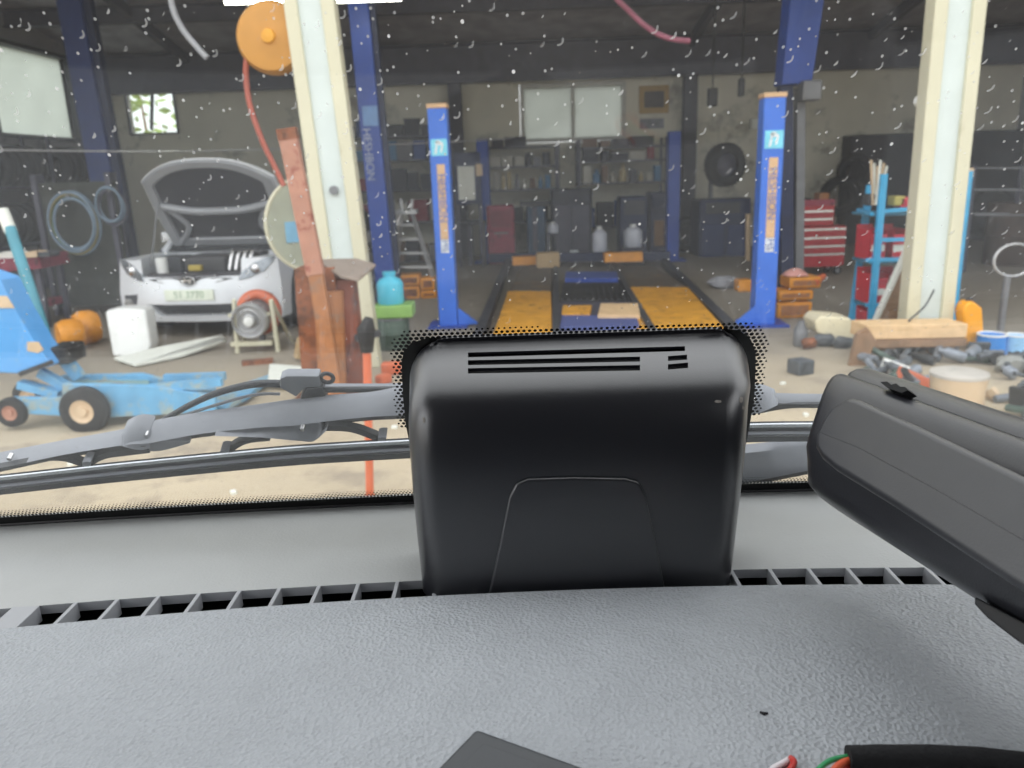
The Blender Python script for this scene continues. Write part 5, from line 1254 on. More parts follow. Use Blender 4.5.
# middle shelving
x0, x1, zs = shelf_unit('storage_shelf', 487, 560, Ysh, DPT, (222, 189, 166, 146), 144, 'steel shelving left below the back window')
for i, (z, hm, wr) in enumerate(zip(zs, (.3, .32, .25, .2), ((.1, .22), (.06, .16), (.1, .2), (.2, .5)))):
    fill(x0, x1, Ysh, DPT, z, hm, wr, [['carton', 'bin'], ['can', 'bottle', 'carton'], ['carton', 'can'], ['carton']][i], [['dark grey', 'black'], ['brown', 'pale', 'steel blue', 'beige', 'grey'], ['dark grey', 'grey', 'pale'], ['dark blue', 'dark grey']][i], 'on the ' + ['lowest', 'second', 'third', 'top'][i] + ' board of the shelving left below the back window', 40 + i)
x0, x1, zs = shelf_unit('storage_shelf', 578, 668, Ysh, DPT, (226, 182, 160, 146), 138, 'steel shelving right below the back window')
for i, (z, hm, wr) in enumerate(zip(zs, (.5, .32, .22, .18), ((.15, .3), (.08, .2), (.12, .3), (.15, .4)))):
    fill(x0, x1, Ysh, DPT, z, hm, wr, [['carton', 'bin'], ['can', 'bottle', 'carton'], ['carton', 'can'], ['carton']][i], [['dark grey', 'dark blue', 'black'], ['brown', 'pale', 'steel blue', 'beige', 'grey'], ['dark grey', 'red', 'pale'], ['dark grey', 'brown']][i], 'on the ' + ['lowest', 'second', 'third', 'top'][i] + ' board of the shelving right below the back window', 60 + i)
# lower bench run with machines
def machine(name, px0, py0, px1, py1, Y, dp, mat, lab, cat, base=None, extras=()):
    a, b = at(px0, py1, Y), at(px1, py0, Y); z0 = 0 if base is None else base
    r = thing(name, ((a.x + b.x) / 2, Y + dp / 2, z0), lab, cat)
    MB().ext(a.x, b.x, Y, Y + dp, z0, b.z).build('cabinet', mat, r, bevel=.03)
    for (nm, x0, y0, x1, y1, m, d) in extras:
        p, q = at(x0, y1, Y), at(x1, y0, Y); MB().ext(p.x, q.x, Y - d, Y + .005, p.z, q.z).build(nm, m, r, bevel=.008)
    return r
a_ = machine('oil_dispenser', 488, 205, 514, 250, 13.9, .5, m_maroon, 'dark red oil drum cabinet right of the far left blue lift post', 'cabinet', None, [('panel', 491, 210, 511, 228, M('dim_red', '#7a3340', .6), .02), ('handle', 494, 232, 508, 234, m_grey, .04)])
a_ = machine('tool_cabinet', 553, 188, 592, 262, 13.8, .55, M('dark_cabinet', '#2a2c38', .6, var=.3, scale=12), 'tall dark tool cabinet at the middle of the back wall', 'cabinet', None, [('door', 556, 205, 571, 256, m_steel_dark, .02), ('door', 573, 205, 589, 256, m_steel_dark, .02), ('label_plate', 570, 250, 578, 255, m_wht, .03)])
a_ = machine('service_machine', 620, 196, 648, 256, 13.8, .5, m_navy, 'navy service machine with a white canister in front, by the far right lift post', 'machine', None, [('control_panel', 624, 200, 645, 215, m_dkgrey, .03), ('vent_panel', 626, 236, 642, 250, m_steel_dark, .02)])
a_ = machine('service_machine', 650, 192, 668, 254, 14.0, .5, M('muddy_navy', '#3a3d55', .6, var=.3, scale=10), 'narrow blue-brown service machine directly left of the far right lift post', 'machine', None, [('control_panel', 652, 196, 666, 208, m_navy, .02), ('hose_panel', 654, 220, 664, 246, m_wood2, .03)])
a_ = machine('tyre_machine', 528, 202, 545, 252, 13.8, .5, M('teal_navy', '#2c4660', .6, var=.2), 'slim dark teal machine with a wide head left of the tall tool cabinet', 'machine', None, [('head', 520, 200, 550, 207, m_black, .04), ('post', 533, 207, 537, 250, m_steel_dark, .03)])
def canister(px0, py0, px1, py1, Y, mat, lab, cat='canister'):
    a, b = at(px0, py1, Y), at(px1, py0, Y); cx = (a.x + b.x) / 2; R = (b.x - a.x) / 2; z0 = a.z; H = b.z - a.z
    r = thing('white_canister', (cx, Y, z0), lab, cat)
    MB().lathe([(R * .9, 0), (R, H * .05), (R, H * .7), (R * .6, H * .85), (R * .3, H * .88)], (cx, Y, z0), 'Z', 20).build('body', mat, r, smooth=True)
    MB().cyl((cx, Y, z0 + H * .88), (cx, Y, z0 + H), R * .35).build('cap', m_white, r, smooth=True)
    return r, z0, cx, R
def on_stand(px0, py0, px1, py1, Y, mat, lab, standlab):
    r, z0, cx, R = canister(px0, py0, px1, py1, Y, mat, lab)
    s = thing('low_stand', (cx, Y, 0), standlab, 'stand')
    MB().ext(cx - R * 1.2, cx + R * 1.2, Y - R, Y + R, z0 - .03, z0 - .001).build('shelf', m_steel_dark, s)
    for dx in (-1, 1):
        for dy in (-1, 1): MB().ext(cx + dx * R - .015, cx + dx * R + .015, Y + dy * R * .8 - .015, Y + dy * R * .8 + .015, 0, z0 - .03).build('leg', m_steel_dark, s)
m_cwh = M('canister_white', '#c6cad6', .5, var=.08)
on_stand(592, 226, 607, 252, 13.3, m_cwh, 'white canister on a low stand right of the tall tool cabinet', 'low dark stand carrying the white canister right of the tall tool cabinet')
on_stand(624, 224, 642, 247, 13.3, m_cwh, 'wide white canister in front of the navy service machine', 'low dark stand in front of the navy service machine')
on_stand(548, 222, 558, 233, 13.3, m_cwh, 'small white canister left of the tall tool cabinet', 'low dark stand left of the tall tool cabinet')
# poster board with two white sheets
a, b = at(456, 205, 13.6), at(480, 152, 13.6)
bo = thing('notice_board', ((a.x + b.x) / 2, 13.6, 0), 'blue notice board with white sheets between the two left lift posts', 'notice board')
MB().ext(a.x, b.x, 13.6, 13.64, a.z, b.z).build('panel', m_navy, bo, bevel=.005)
for x0, x1 in ((459, 465.5), (467, 474)): p, q = at(x0, 200, 13.59), at(x1, 166, 13.59); MB().ext(p.x, q.x, 13.585, 13.598, p.z, q.z).build('sheet', m_paper, bo)
p, q = at(476, 176, 13.55), at(482, 164, 13.55); MB().ext(p.x, q.x, 13.59, 13.598, p.z, q.z).build('sheet', m_beige, bo)
for x in (a.x + .03, b.x - .03): MB().ext(x - .025, x + .025, 13.64, 13.69, 0, b.z).build('leg', m_steel_dark, bo)
# workbench below the board
a, b = at(452, 222, 13.9), at(486, 222, 13.9)
wb_ = thing('workbench', ((a.x + b.x) / 2, 14.1, 0), 'dark workbench under the blue notice board', 'workbench'); zt = a.z
MB().ext(a.x, b.x, 13.85, 14.4, zt - .05, zt).build('bench_top', m_dkgrey, wb_)
for x in (a.x + .04, b.x - .04, (a.x + b.x) / 2):
    for y in (13.9, 14.35): MB().ext(x - .03, x + .03, y - .03, y + .03, 0, zt - .05).build('leg', m_steel_dark, wb_)

# ---- wall fittings
c = at(573, 68, YB - .03); ck = thing('wall_clock', tuple(c), 'round pale clock on the back wall above the window', 'clock')
MB().lathe([(0, -.02), (.13, -.02), (.15, 0), (.15, .03), (0, .03)], c, 'Y', 30).build('face', M('clock_face', '#b5b8ae', .6), ck, smooth=True); MB().bar(c + Vector((0, -.03, 0)), c + Vector((0, -.03, .1)), .01).build('hand', m_black, ck); MB().bar(c + Vector((0, -.03, 0)), c + Vector((.06, -.03, 0)), .01).build('hand', m_black, ck)
a, b = at(639, 114, YB - .03), at(669, 85, YB - .03); pf = thing('picture_frame', ((a.x + b.x) / 2, YB - .03, a.z), 'ochre framed picture on the back wall right of the window', 'picture')
MB().ext(a.x, b.x, YB - .05, YB - .005, a.z, b.z).build('frame', M('ochre_frame', '#a07f38', .6), pf, bevel=.01); MB().ext(a.x + .09, b.x - .09, YB - .056, YB - .05, a.z + .1, b.z - .1).build('print', M('dark_print', '#4a4238', .8, var=.5, scale=12), pf)
a, b = at(640, 129, YB - .03), at(664, 118, YB - .03); q = MB().ext(a.x, b.x, YB - .04, YB - .005, a.z, b.z).build('wall_sign', M('faded_sign', '#7d8088', .8, var=.3, scale=10), None); tag(q, 'small faded grey sign below the ochre framed picture', 'sign')
for i, (px, y0, y1) in enumerate(((714, 42, 98), (743, 42, 88))):
    t, b = at(px, y0, 12.5), at(px, y1, 12.5); r = thing('pendant_switch', (t.x, 12.5, b.z), ['dark pendant control hanging between the two right blue posts, lower one', 'thin dark pendant cable, right one of the two hanging near the right blue posts'][i], 'pendant')
    z_ceil = 5.35 - (12.5 - YF) / (YB - YF) * 1.6; MB().cyl((t.x, 12.5, b.z), (t.x, 12.5, z_ceil), .012).build('cable', m_black, r); MB().ext(t.x - .07 + .03 * i, t.x + .07 - .03 * i, 12.44, 12.56, b.z - .12, b.z + .14).build('button_box', m_black, r, bevel=.02)
    
a = at(756, 124, YB - .1); q = MB().ext(a.x - .1, a.x + .1, YB - .15, YB - .01, a.z - .1, a.z + .1).build('junction_box', m_paper, None, bevel=.02); tag(q, 'small white box on the back wall left of the right near blue post', 'electrical box')
# right part of the back wall: a lighter recessed panel and a shelf line
a, b = at(840, 180, YB - .06), at(905, 134, YB - .06)
tag(MB().ext(a.x, XR - .1, YB - .45, YB - .02, 0, b.z).build('parts_cabinet', M('dark_locker', '#2f2e33', .8, var=.2, scale=4), None, bevel=.02), 'wide dark parts cabinet against the back wall behind the blue rack', 'cabinet')
c = at(921, 101, YF + .15); wc = thing('wall_gauge', tuple(c), 'small round white dial fixed beside the right cream pillar', 'dial')
MB().lathe([(0, -.02), (.045, -.02), (.05, .02), (0, .02)], c, 'Y', 20).build('face', m_white, wc, smooth=True); MB().bar(c + Vector((-.02, -.025, 0)), c + Vector((.02, -.025, .02)), .008).build('pointer', m_black, wc); MB().bar(c + Vector((0, .03, 0)), c + Vector((.12, .03, 0)), .03).build('bracket', m_grey, wc)

# ---- tyre changer, navy machines on the right
Yc = 13.9
tcg = machine('tyre_changer', 698, 198, 752, 266, Yc, .7, m_navy, 'navy tyre changer carrying a dark tyre, left of the right near blue post', 'tyre changer', None, [('door', 702, 224, 724, 258, M('slate_navy', '#26345c', .6), .02), ('door', 727, 224, 750, 258, M('slate_navy', '#26345c', .6), .02), ('control_panel', 706, 202, 740, 214, m_dkgrey, .03)])
p = at(716, 200, Yc); MB().cyl((p.x, Yc + .4, p.z), (p.x, Yc + .4, p.z + .55), .04).build('arm', m_grey, tcg, smooth=True)
tag(MB().cyl((at(748, 250, 13.2).x, 13.2, 0), at(748, 214, 13.2), .04).build('gas_strut', m_beige, None, smooth=True), 'slim beige tube standing right of the tyre changer', 'tube')
# grey machine above the tool chest
Ym = 12.6
# ---- red tool chest
b = gr(815, 276); Yk = b.y
k = thing('tool_chest', (at(812, 240, Yk).x, Yk + .25, 0), 'red rolling tool chest with bright drawer edges, right of the right near blue post', 'tool chest')
def KX(px): return at(px, 236, Yk).x
def KZ(py): return at(812, py, Yk).z
zb0 = KZ(266)
MB().ext(KX(784), KX(846), Yk, Yk + .5, zb0, KZ(227)).build('lower_body', m_red, k, bevel=.01)
MB().ext(KX(778), KX(834), Yk + .04, Yk + .5, KZ(226.5), KZ(206)).build('upper_body', m_red, k, bevel=.01)
MB().ext(KX(778), KX(834), Yk + .04, Yk + .06, KZ(206), KZ(200)).build('lid', m_maroon, k)
for i, (y0, x0, x1) in enumerate(((211.5, 782, 832), (219.5, 782, 832), (229.5, 790, 845), (238, 790, 845), (246.5, 790, 845), (254.5, 790, 845))):
    up_ = i < 2; yf = Yk + (.04 if up_ else 0); d = MB(); d.ext(KX(x0), KX(x1), yf - .012, yf, KZ(y0 + 6.5), KZ(y0 - .5)); dr = d.build('drawer', m_red, k, bevel=.003)
    MB().ext(KX(x0), KX(x1), yf - .030, yf - .010, KZ(y0 + 1.1), KZ(y0 - .8)).build('handle', m_chrome, dr)
for x in (788, 842):
    for y in (.08, .42): wheel((KX(x), Yk + y, .06), .06, .03, k, name='caster', hub=m_grey)
    MB().bar((KX(x), Yk + .08, .06), (KX(x), Yk + .08, zb0), .03).build('caster_fork', m_grey, k)
MB().ext(KX(790), KX(842), Yk - .01, Yk + .01, KZ(267), KZ(260)).build('lower_panel', m_red, k)
o = MB().lathe([(.06, 0), (.07, .02), (.07, .12), (.02, .17)], (KX(793), Yk + .2, KZ(206) + .002), 'Z', 16).build('oil_can', m_dkgrey, None, smooth=True); tag(o, 'small dark oil can on top of the red tool chest', 'can')
for i, (px, w, h, m, lab) in enumerate(((806, .2, .1, m_black, 'black case on the middle of the red tool chest top'), (826, .14, .16, m_rust2, 'rust-brown tin at the right end of the red tool chest top'))):
    o = MB().ext(KX(px) - w / 2, KX(px) + w / 2, Yk + .15, Yk + .35, KZ(206) + .002, KZ(206) + h).build('tool_case', m, None, bevel=.012); tag(o, lab, 'case')
# yellow blocks in front of the chest
Yy = gr(800, 318).y
for i, (x0, y0, x1, y1, lab) in enumerate(((778, 290, 814, 301, 'upper yellow block of the stack in front of the red tool chest'), (777, 302, 813, 316, 'lower yellow block of the stack in front of the red tool chest'), (789, 277, 822, 289, 'yellow block with a pink rag on top of the stack by the tool chest'))):
    a0, a1 = at(x0, y1, Yy), at(x1, y0, Yy); z0 = 0 if i == 1 else a0.z
    r = thing('support_block', ((a0.x + a1.x) / 2, Yy + .15, z0), lab, 'block'); MB().ext(a0.x, a1.x, Yy, Yy + .3, z0, a1.z).build('body', m_yel_box, r, bevel=.02)
    MB().ext(a0.x + .04, a1.x - .04, Yy - .006, Yy + .002, z0 + .03, a1.z - .03).build('hollow', m_rust2, r)
Yn = gr(745, 292).y; a0, a1 = at(738, 292, Yn), at(753, 280, Yn); tag(MB().ext(a0.x, a1.x, Yn, Yn + .2, 0, a1.z).build('support_block', m_yel_box, None, bevel=.02), 'single yellow block left of the right near blue post', 'block')
mb = MB(); c = at(797, 275, Yy + .1); mb.lathe([(0, .07), (.05, .06), (.1, .03), (.13, 0)], (c.x, Yy + .15, at(800, 277, Yy).z + .003), 'Z', 14); tag(mb.build('pink_rag', M('pink_cloth', '#e0a49a', .9), None, smooth=True), 'crumpled pink rag on the topmost yellow block', 'rag')
tag(MB().tube([at(814, 283, Yy + .02), at(824, 276, Yy + .1)], [.05, .03], 10).build('orange_fitting', m_orange, None, smooth=True), 'small orange fitting at the right edge of the topmost yellow block', 'fitting')

blob('grey_rag', 726, 288, 13, M('pale_grey_rag', '#9a9ca4', .9, var=.2), 'pale grey crumpled sheet on the floor right of the right yellow runway', 'rag', sq=(1.3, .8, .5), seed=15)
# ---- blue parts rack with red bins -------------------------------------------------------------------
bq = gr(880, 330); Yq = bq.y + .1
rk = thing('parts_rack', (at(900, 250, Yq).x, Yq + .3, 0), 'light blue steel parts rack holding red bins behind the right cream pillar', 'rack')
def QP(px, py, d=0.): return at(px, py, Yq + d)
def leg(p0, p1, d0, d1, w):
    a = QP(*p0, d0); b = QP(*p1, d1); d = b - a; b = a + d * (a.z / (a.z - b.z)) if b.z > 0 else b
    b.z = 0; MB().bar(a, b, w, w * .6, up=(0, 1, 0)).build('upright', m_cyan, rk)
leg((884, 174), (870, 330), 0, 0, .06); leg((870, 185), (852, 318), .45, .45, .06); leg((969, 171), (951, 330), 0, 0, .06)
leg((962, 185), (944, 318), .45, .45, .05)
for (yl, yr_) in ((212, 204), (260, 258), (305, 305), (240, 238)):
    MB().bar(QP(866 if yl > 250 else 877, yl, .0), QP(960, yr_, 0), .035, .03, up=(0, 1, 0)).build('rail', m_cyan, rk)
for yl in (214, 262, 306):
    a, b = QP(872, yl, .02), QP(958, yl - 1, .02); z = a.z; MB().prism([(a.x, Yq + .02, z), (b.x, Yq + .02, z), (b.x, Yq + .45, z), (a.x, Yq + .45, z)], (0, 0, -.02)).build('shelf', M('dim_cyan', '#3b7a96', .6), rk)
    s0, s1 = QP(858, yl - 4, .45), QP(872, yl, .0); MB().bar(s0, s1, .03).build('side_rail', m_cyan, rk)
def red_bin(px0, py0, px1, py1, d, lab):
    a, b = QP(px0, py1, d), QP(px1, py0, d); r = thing('parts_bin', ((a.x + b.x) / 2, Yq + d + .15, a.z), lab, 'bin')
    t = .006; W0, W1 = a.x, b.x; y0, y1 = Yq + d, Yq + d + .32
    mb = MB(); mb.ext(W0, W1, y0, y1, a.z, a.z + t); mb.ext(W0, W1, y0, y0 + t, a.z, a.z + (b.z - a.z) * .7); mb.ext(W0, W1, y1 - t, y1, a.z, b.z); mb.ext(W0, W0 + t, y0, y1, a.z, b.z * .9 + a.z * .1); mb.ext(W1 - t, W1, y0, y1, a.z, b.z * .9 + a.z * .1); mb.build('tub', m_redp, r)
    m = (W0 + W1) / 2; MB().ext(m - .06, m + .06, y0 - .004, y0 + .001, a.z + (b.z - a.z) * .25, a.z + (b.z - a.z) * .45).build('label_card', m_paper, r)
    MB().ext(W0, W1, y0 - .012, y0 + .004, a.z + (b.z - a.z) * .66, a.z + (b.z - a.z) * .76).build('lip', m_redp, r)
for (x0, x1, nm) in ((869, 888, 'left'), (891, 909, 'middle')):
    for (y0, y1, row) in ((226, 260, 'upper'), (270, 304, 'middle'), (310, 332, 'bottom')):
        pos = 'beside its left upright' if nm == 'left' else 'next to the cream pillar'
        red_bin(x0, y0, x1, y1, .08, f'red parts bin on the {row} level of the blue rack, {pos}')
rods = thing('rod_bundle', tuple(QP(876, 204, .12)), 'bundle of pale rods standing at the top left of the blue rack', 'rods')
for i in range(6):
    MB().cyl(QP(873 + i * .9, 205, .1 + .02 * (i % 3)), QP(871 + i * 3.2, 160 + (i % 3) * 3, .1 + .02 * (i % 3)), .012, seg=8).build('rod', m_paper if i % 2 else m_beige, rods, smooth=True)
for i, (x0, y0, x1, y1, m, lab) in enumerate(((894, 196, 906, 206, M('tub_yellow', '#b8ab5a', .5), 'small yellow-green tub on the top shelf of the blue rack'), (900, 197, 912, 208, m_redp, 'small red box on the top shelf of the blue rack'), (868, 194, 876, 206, m_dkgrey, 'dark tool pouch at the top left of the blue rack'), (962, 168, 975, 178, m_beige, 'beige cloth on the right upright of the blue rack'))):
    a, b = QP(x0, y1, .1), QP(x1, y0, .1); tag(MB().ext(a.x, b.x, Yq + .1, Yq + .25, a.z, b.z).build(['small_tub', 'small_box', 'tool_pouch', 'hung_cloth'][i], m, None, bevel=.012), lab, ['tub', 'box', 'pouch', 'cloth'][i])

# ---- things on the ground, right side
# leaning board
a = at(908, 247, 7.05); bl0 = gr(871, 330); r = thing('leaning_plank', tuple(bl0), 'weathered plank with a pale edge leaning against the right cream pillar', 'plank')
up3 = (a - bl0); mb = MB(); mb.prism([bl0, bl0 + Vector((.36, .05, 0)), a + Vector((.16, .02, 0)), a], (0, .03, 0)); mb.build('board', m_wood2, r); MB().bar(bl0, a, .035, .045).build('edge_strip', m_paper, r)
# long timber
a, b = gr(864, 345, .16), gr(968, 342, .16); Yw = (a.y + b.y) / 2 ; Yw = gr(900, 348, 0.02).y
p = [at(864, 326, Yw), at(962, 322, Yw + .3), at(972, 346, Yw + .1), at(870, 352, Yw - .05)]
o = thing('wooden_beam', tuple(gr(915, 350)), 'long pale timber beam lying across the scrap in front of the right cream pillar', 'timber')
z1_ = at(870, 334, Yw).z
A_ = at(866, 333, Yw - .36); B_ = at(967, 331, Yw - .30)
mb = MB(); mb.bar(A_ - Vector((0, -.14, .0)), B_ - Vector((0, -.14, .0)), .26, .11); mb.build('timber', m_wood, o, bevel=.006)
q = gr(848, 360); mb = MB(); mb.prism([at(858, 334, Yw - .5), at(868, 328, Yw - .5), at(876, 340, Yw - .5), gr(866, 366), gr(850, 366)], (0, .05, 0)); tag(mb.build('wooden_wedge', m_wood2, None), 'brown board end propped against the left end of the long timber beam', 'board')
tag(MB().bar(A_ + Vector((.05, .03, -.09)), B_ + Vector((0, .03, -.09)), .08, .06).build('wooden_batten', m_wood2, None), 'brown batten under the front edge of the long timber beam', 'batten')
# supports for the timber
for i, t in enumerate((.2, .8)):
    c = A_.lerp(B_, t) + Vector((0, .14, 0)); tag(MB().ext(c.x - .1, c.x + .1, c.y - .1, c.y + .1, 0, c.z - .125).build('wooden_block', m_wood2, None), ['brown wooden block under the left half of the timber beam', 'brown wooden block under the right half of the timber beam'][i], 'block')
# pale box
Yp = gr(835, 346).y; a, b = at(817, 340, Yp), at(852, 316, Yp)
r = thing('pale_case', ((a.x + b.x) / 2, Yp + .2, 0), 'cream plastic case resting on dark parts left of the timber beam', 'case')
MB().prism([at(x, y, Yp) for x, y in ((815, 322), (821, 316), (850, 318), (855, 325), (853, 344), (845, 345), (817, 333))], (0, .3, 0)).build('shell', M('cream_plastic', '#dfd6b8', .5, var=.06), r, bevel=.02)
m_scrap = M('dark_scrap', '#50555b', .5, .2, var=.4, scale=20)
blob('metal_scrap', 824, 346, 9, m_scrap, 'dark lump of scrap under the left side of the cream case', 'scrap', sq=(1.3, .8, .8), seed=2)
blob('metal_scrap', 843, 348, 8, m_scrap, 'dark lump of scrap under the right side of the cream case', 'scrap', sq=(1.4, .8, .8), seed=3)
blob('rusty_part', 808, 349, 8, m_rust, 'brown rusty part on the ground left of the cream case', 'scrap', sq=(1, .8, .8), seed=4)
g0 = gr(800, 346); tag(MB().lathe([(.05, 0), (.06, .02), (.06, .14), (.03, .2), (.03, .22)], (g0.x, g0.y, 0), 'Z', 14).build('spray_bottle', m_grey, None, smooth=True), 'small grey bottle left of the brown rusty part', 'bottle')
g0 = gr(804, 376); w = 20 * g0.y / F; mb = MB(); mb.box((g0.x, g0.y + .08, .055), (w, .14, .11), rz=.35); tag(mb.build('rubber_block', m_scrap, None, bevel=.01), 'dark square block alone on the bare ground right of the black housing', 'block')
# orange-yellow canister
Yo = gr(974, 350).y; P_ = [(963, 312), (966, 304), (973, 301), (983, 308), (985, 342), (975, 347), (966, 344)]
r = thing('orange_jerrycan', tuple(gr(975, 348)), 'bright orange-yellow plastic can at the right end of the timber beam', 'can')
MB().prism([at(x, y, Yo) for x, y in P_], (0, .14, 0)).build('body', M('orange_yellow', '#f0a424', .4, var=.05), r, bevel=.02)
MB().cyl(at(970, 303, Yo + .07), at(969, 299, Yo + .07), .03).build('cap', m_dkgrey, r, smooth=True)
blob('glass_jar', 958, 346, 7, M('jar_teal', '#7fa8a4', .2, var=.2), 'pale teal jar between the timber beam and the orange can', 'jar', sq=(.8, .8, 1.6), seed=6)
# blue tins
for i, (px, py, rp_, lab) in enumerate(((998, 356, 14, 'larger blue round tin on the ground at the far right'), (1020, 356, 10, 'smaller pale blue tin at the far right edge'))):
    g0 = gr(px, py); R = rp_ * g0.y / F; r = thing('blue_tin', (g0.x, g0.y + R, 0), lab, 'tin'); h = 20 * g0.y / F * (1 if i == 0 else 1)
    m_ = M('tin_blue', '#2a83d4', .4) if i == 0 else M('tin_pale_blue', '#8cbfe8', .4)
    MB().lathe([(R, 0), (R, h), (R * .92, h + .005), (R * .9, h - .01), (0, h - .01)], (g0.x, g0.y + R, 0), 'Z', 26).build('tin', m_, r, smooth=True); MB().torus((g0.x, g0.y + R, h), R * .97, .008, 'Z').build('rim', m_white, r, smooth=True)
# roll and orange-white carton
g0 = gr(970, 415); R = 28 * g0.y / F; r = thing('paper_bucket', (g0.x, g0.y + R, 0), 'beige round bucket with a pale lid just above the loose black cover', 'bucket'); h = 36 * g0.y / F
MB().lathe([(R * .92, 0), (R, h * .95), (R, h)], (g0.x, g0.y + R, 0), 'Z', 30).build('body', m_beige, r, smooth=True); MB().lathe([(R * 1.03, h), (R * 1.03, h + .02), (R * .8, h + .03), (0, h + .028)], (g0.x, g0.y + R, 0), 'Z', 30).build('lid', M('pale_lid', '#b9b4ad', .5), r, smooth=True)
g0 = gr(920, 392); tag(MB().box((g0.x, g0.y + .1, .06), (.24, .14, .10), mat=Matrix.Rotation(.4, 3, 'Y') @ Matrix.Rotation(-.5, 3, 'Z')).build('orange_carton', m_orange, None, bevel=.006), 'orange carton tipped over left of the beige bucket', 'carton')
g0 = gr(908, 385); tag(MB().box((g0.x, g0.y + .2, .07), (.2, .12, .09), mat=Matrix.Rotation(.35, 3, 'Y') @ Matrix.Rotation(-.4, 3, 'Z')).build('white_carton', m_white, None, bevel=.006), 'white carton tipped over behind the orange carton', 'carton')
# heap of dark bottles and parts
random.seed(21)
hp = []
for i in range(190):
    px = random.uniform(858, 1045); py = random.uniform(351, 425)
    if 920 < px < 1005 and py > 366: continue
    if px > 960 and py < 358: continue
    g0 = gr(px, py); L = random.uniform(.09, .22); R = random.uniform(.025, .048); a = random.uniform(0, pi); d = Vector((cos(a), sin(a), random.uniform(-.1, .5))).normalized()
    c = Vector((g0.x, g0.y, R + random.choice([0, 0, 0, .04]) + (abs(d.z) * L * .5))); kind = random.choice(['bottle', 'bottle', 'tube', 'plate'])
    mt = random.choice([m_scrap, M('scrap_green', '#40544c', .35, var=.3, scale=20), M('scrap_slate', '#7b828c', .35, .2, var=.3, scale=20), M('scrap_black', '#202226', .4)])
    nm = {m_scrap.name: 'dark grey'}.get(mt.name, {'scrap_green': 'dark green', 'scrap_slate': 'slate grey', 'scrap_black': 'black'}.get(mt.name))
    mb = MB(); rot = d.to_track_quat('Z', 'Y').to_matrix()
    if kind == 'bottle': mb.lathe([(R * .9, -L / 2), (R, -L * .4), (R, L * .2), (R * .4, L * .36), (R * .4, L * .5)], c, 'Z', 12, rot)
    elif kind == 'tube': mb.lathe([(R * .5, -L * .7), (R * .5, L * .7), (R * .35, L * .7), (R * .35, -L * .7)], c, 'Z', 12, rot, closed=True)
    else: mb.box(c, (L, R * 2.5, .03), mat=rot)
    noun = {'bottle': 'crushed_bottle', 'tube': 'pipe_offcut', 'plate': 'plastic_offcut'}[kind]
    tag(mb.build(noun, mt, None, smooth=kind != 'plate'), f'{nm} {noun.replace("_", " ")} in the scrap heap above the loose black cover', 'scrap', f'{nm} {noun.replace("_", " ")}s in the scrap heap')
blob('rag_heap', 1010, 372, 14, M('grey_rag', '#8d8f8c', .9, var=.2), 'crumpled grey rag at the far right edge of the scrap heap', 'rag', sq=(1.2, .8, .7), seed=9)
blob('white_rag', 992, 400, 7, m_beige, 'small pale rag right of the beige bucket', 'rag', seed=10)
# hoop on a pole
Yh = gr(1000, 372).y + .9; c = at(1014, 260, Yh); hp_ = thing('hoop_stand', (c.x, Yh, 0), 'thin light hoop on a grey pole at the right edge', 'stand')
mb = MB(); mb.torus(c, .165, .012, 'Y', 40, 8, Rm=Matrix(((1, 0, 0), (0, 1, 0), (0, 0, .8)))); mb.build('hoop', m_alu, hp_, smooth=True); MB().cyl((c.x - .04, Yh, 0), (c.x - .04, Yh, c.z - .13), .028).build('pole', m_grey, hp_, smooth=True)
MB().lathe([(.16, 0), (.16, .02), (0, .04)], (c.x - .04, Yh, 0), 'Z', 20).build('foot', m_dkgrey, hp_, smooth=True)
# dark barrel in the shade
c = gr(950, 266); dd = thing('dark_barrel', (c.x + .8, c.y, 0), 'brown-black barrel in the shade right of the right cream pillar', 'barrel')
MB().lathe([(.28, 0), (.3, .03), (.3, .4), (.31, .42), (.3, .44), (.3, .85), (.28, .88), (0, .88)], (c.x + .8, c.y, 0), 'Z', 28).build('barrel', M('brown_black', '#4a3c36', .7, var=.2), dd, smooth=True)
MB().cyl((c.x + .9, c.y, .88), (c.x + .9, c.y, .91), .04).build('bung', m_grey, dd)
wrk = thing('wire_rack', (at(1000, 180, 11).x, 11.2, 0), 'thin-barred dark rack in the shade at the right edge', 'rack')
for py in (168, 190, 215): a, b = at(975, py, 11), at(1040, py, 11); MB().bar(a, b, .02).build('bar', m_grey, wrk); MB().bar(a + Vector((0, .4, 0)), b + Vector((0, .4, 0)), .02).build('bar', m_grey, wrk)
for px in (975, 1040):
    for dy in (0, .4): a = at(px, 165, 11); MB().bar((a.x, 11 + dy, 0), (a.x, 11 + dy, a.z), .04).build('upright', m_steel_dark, wrk)

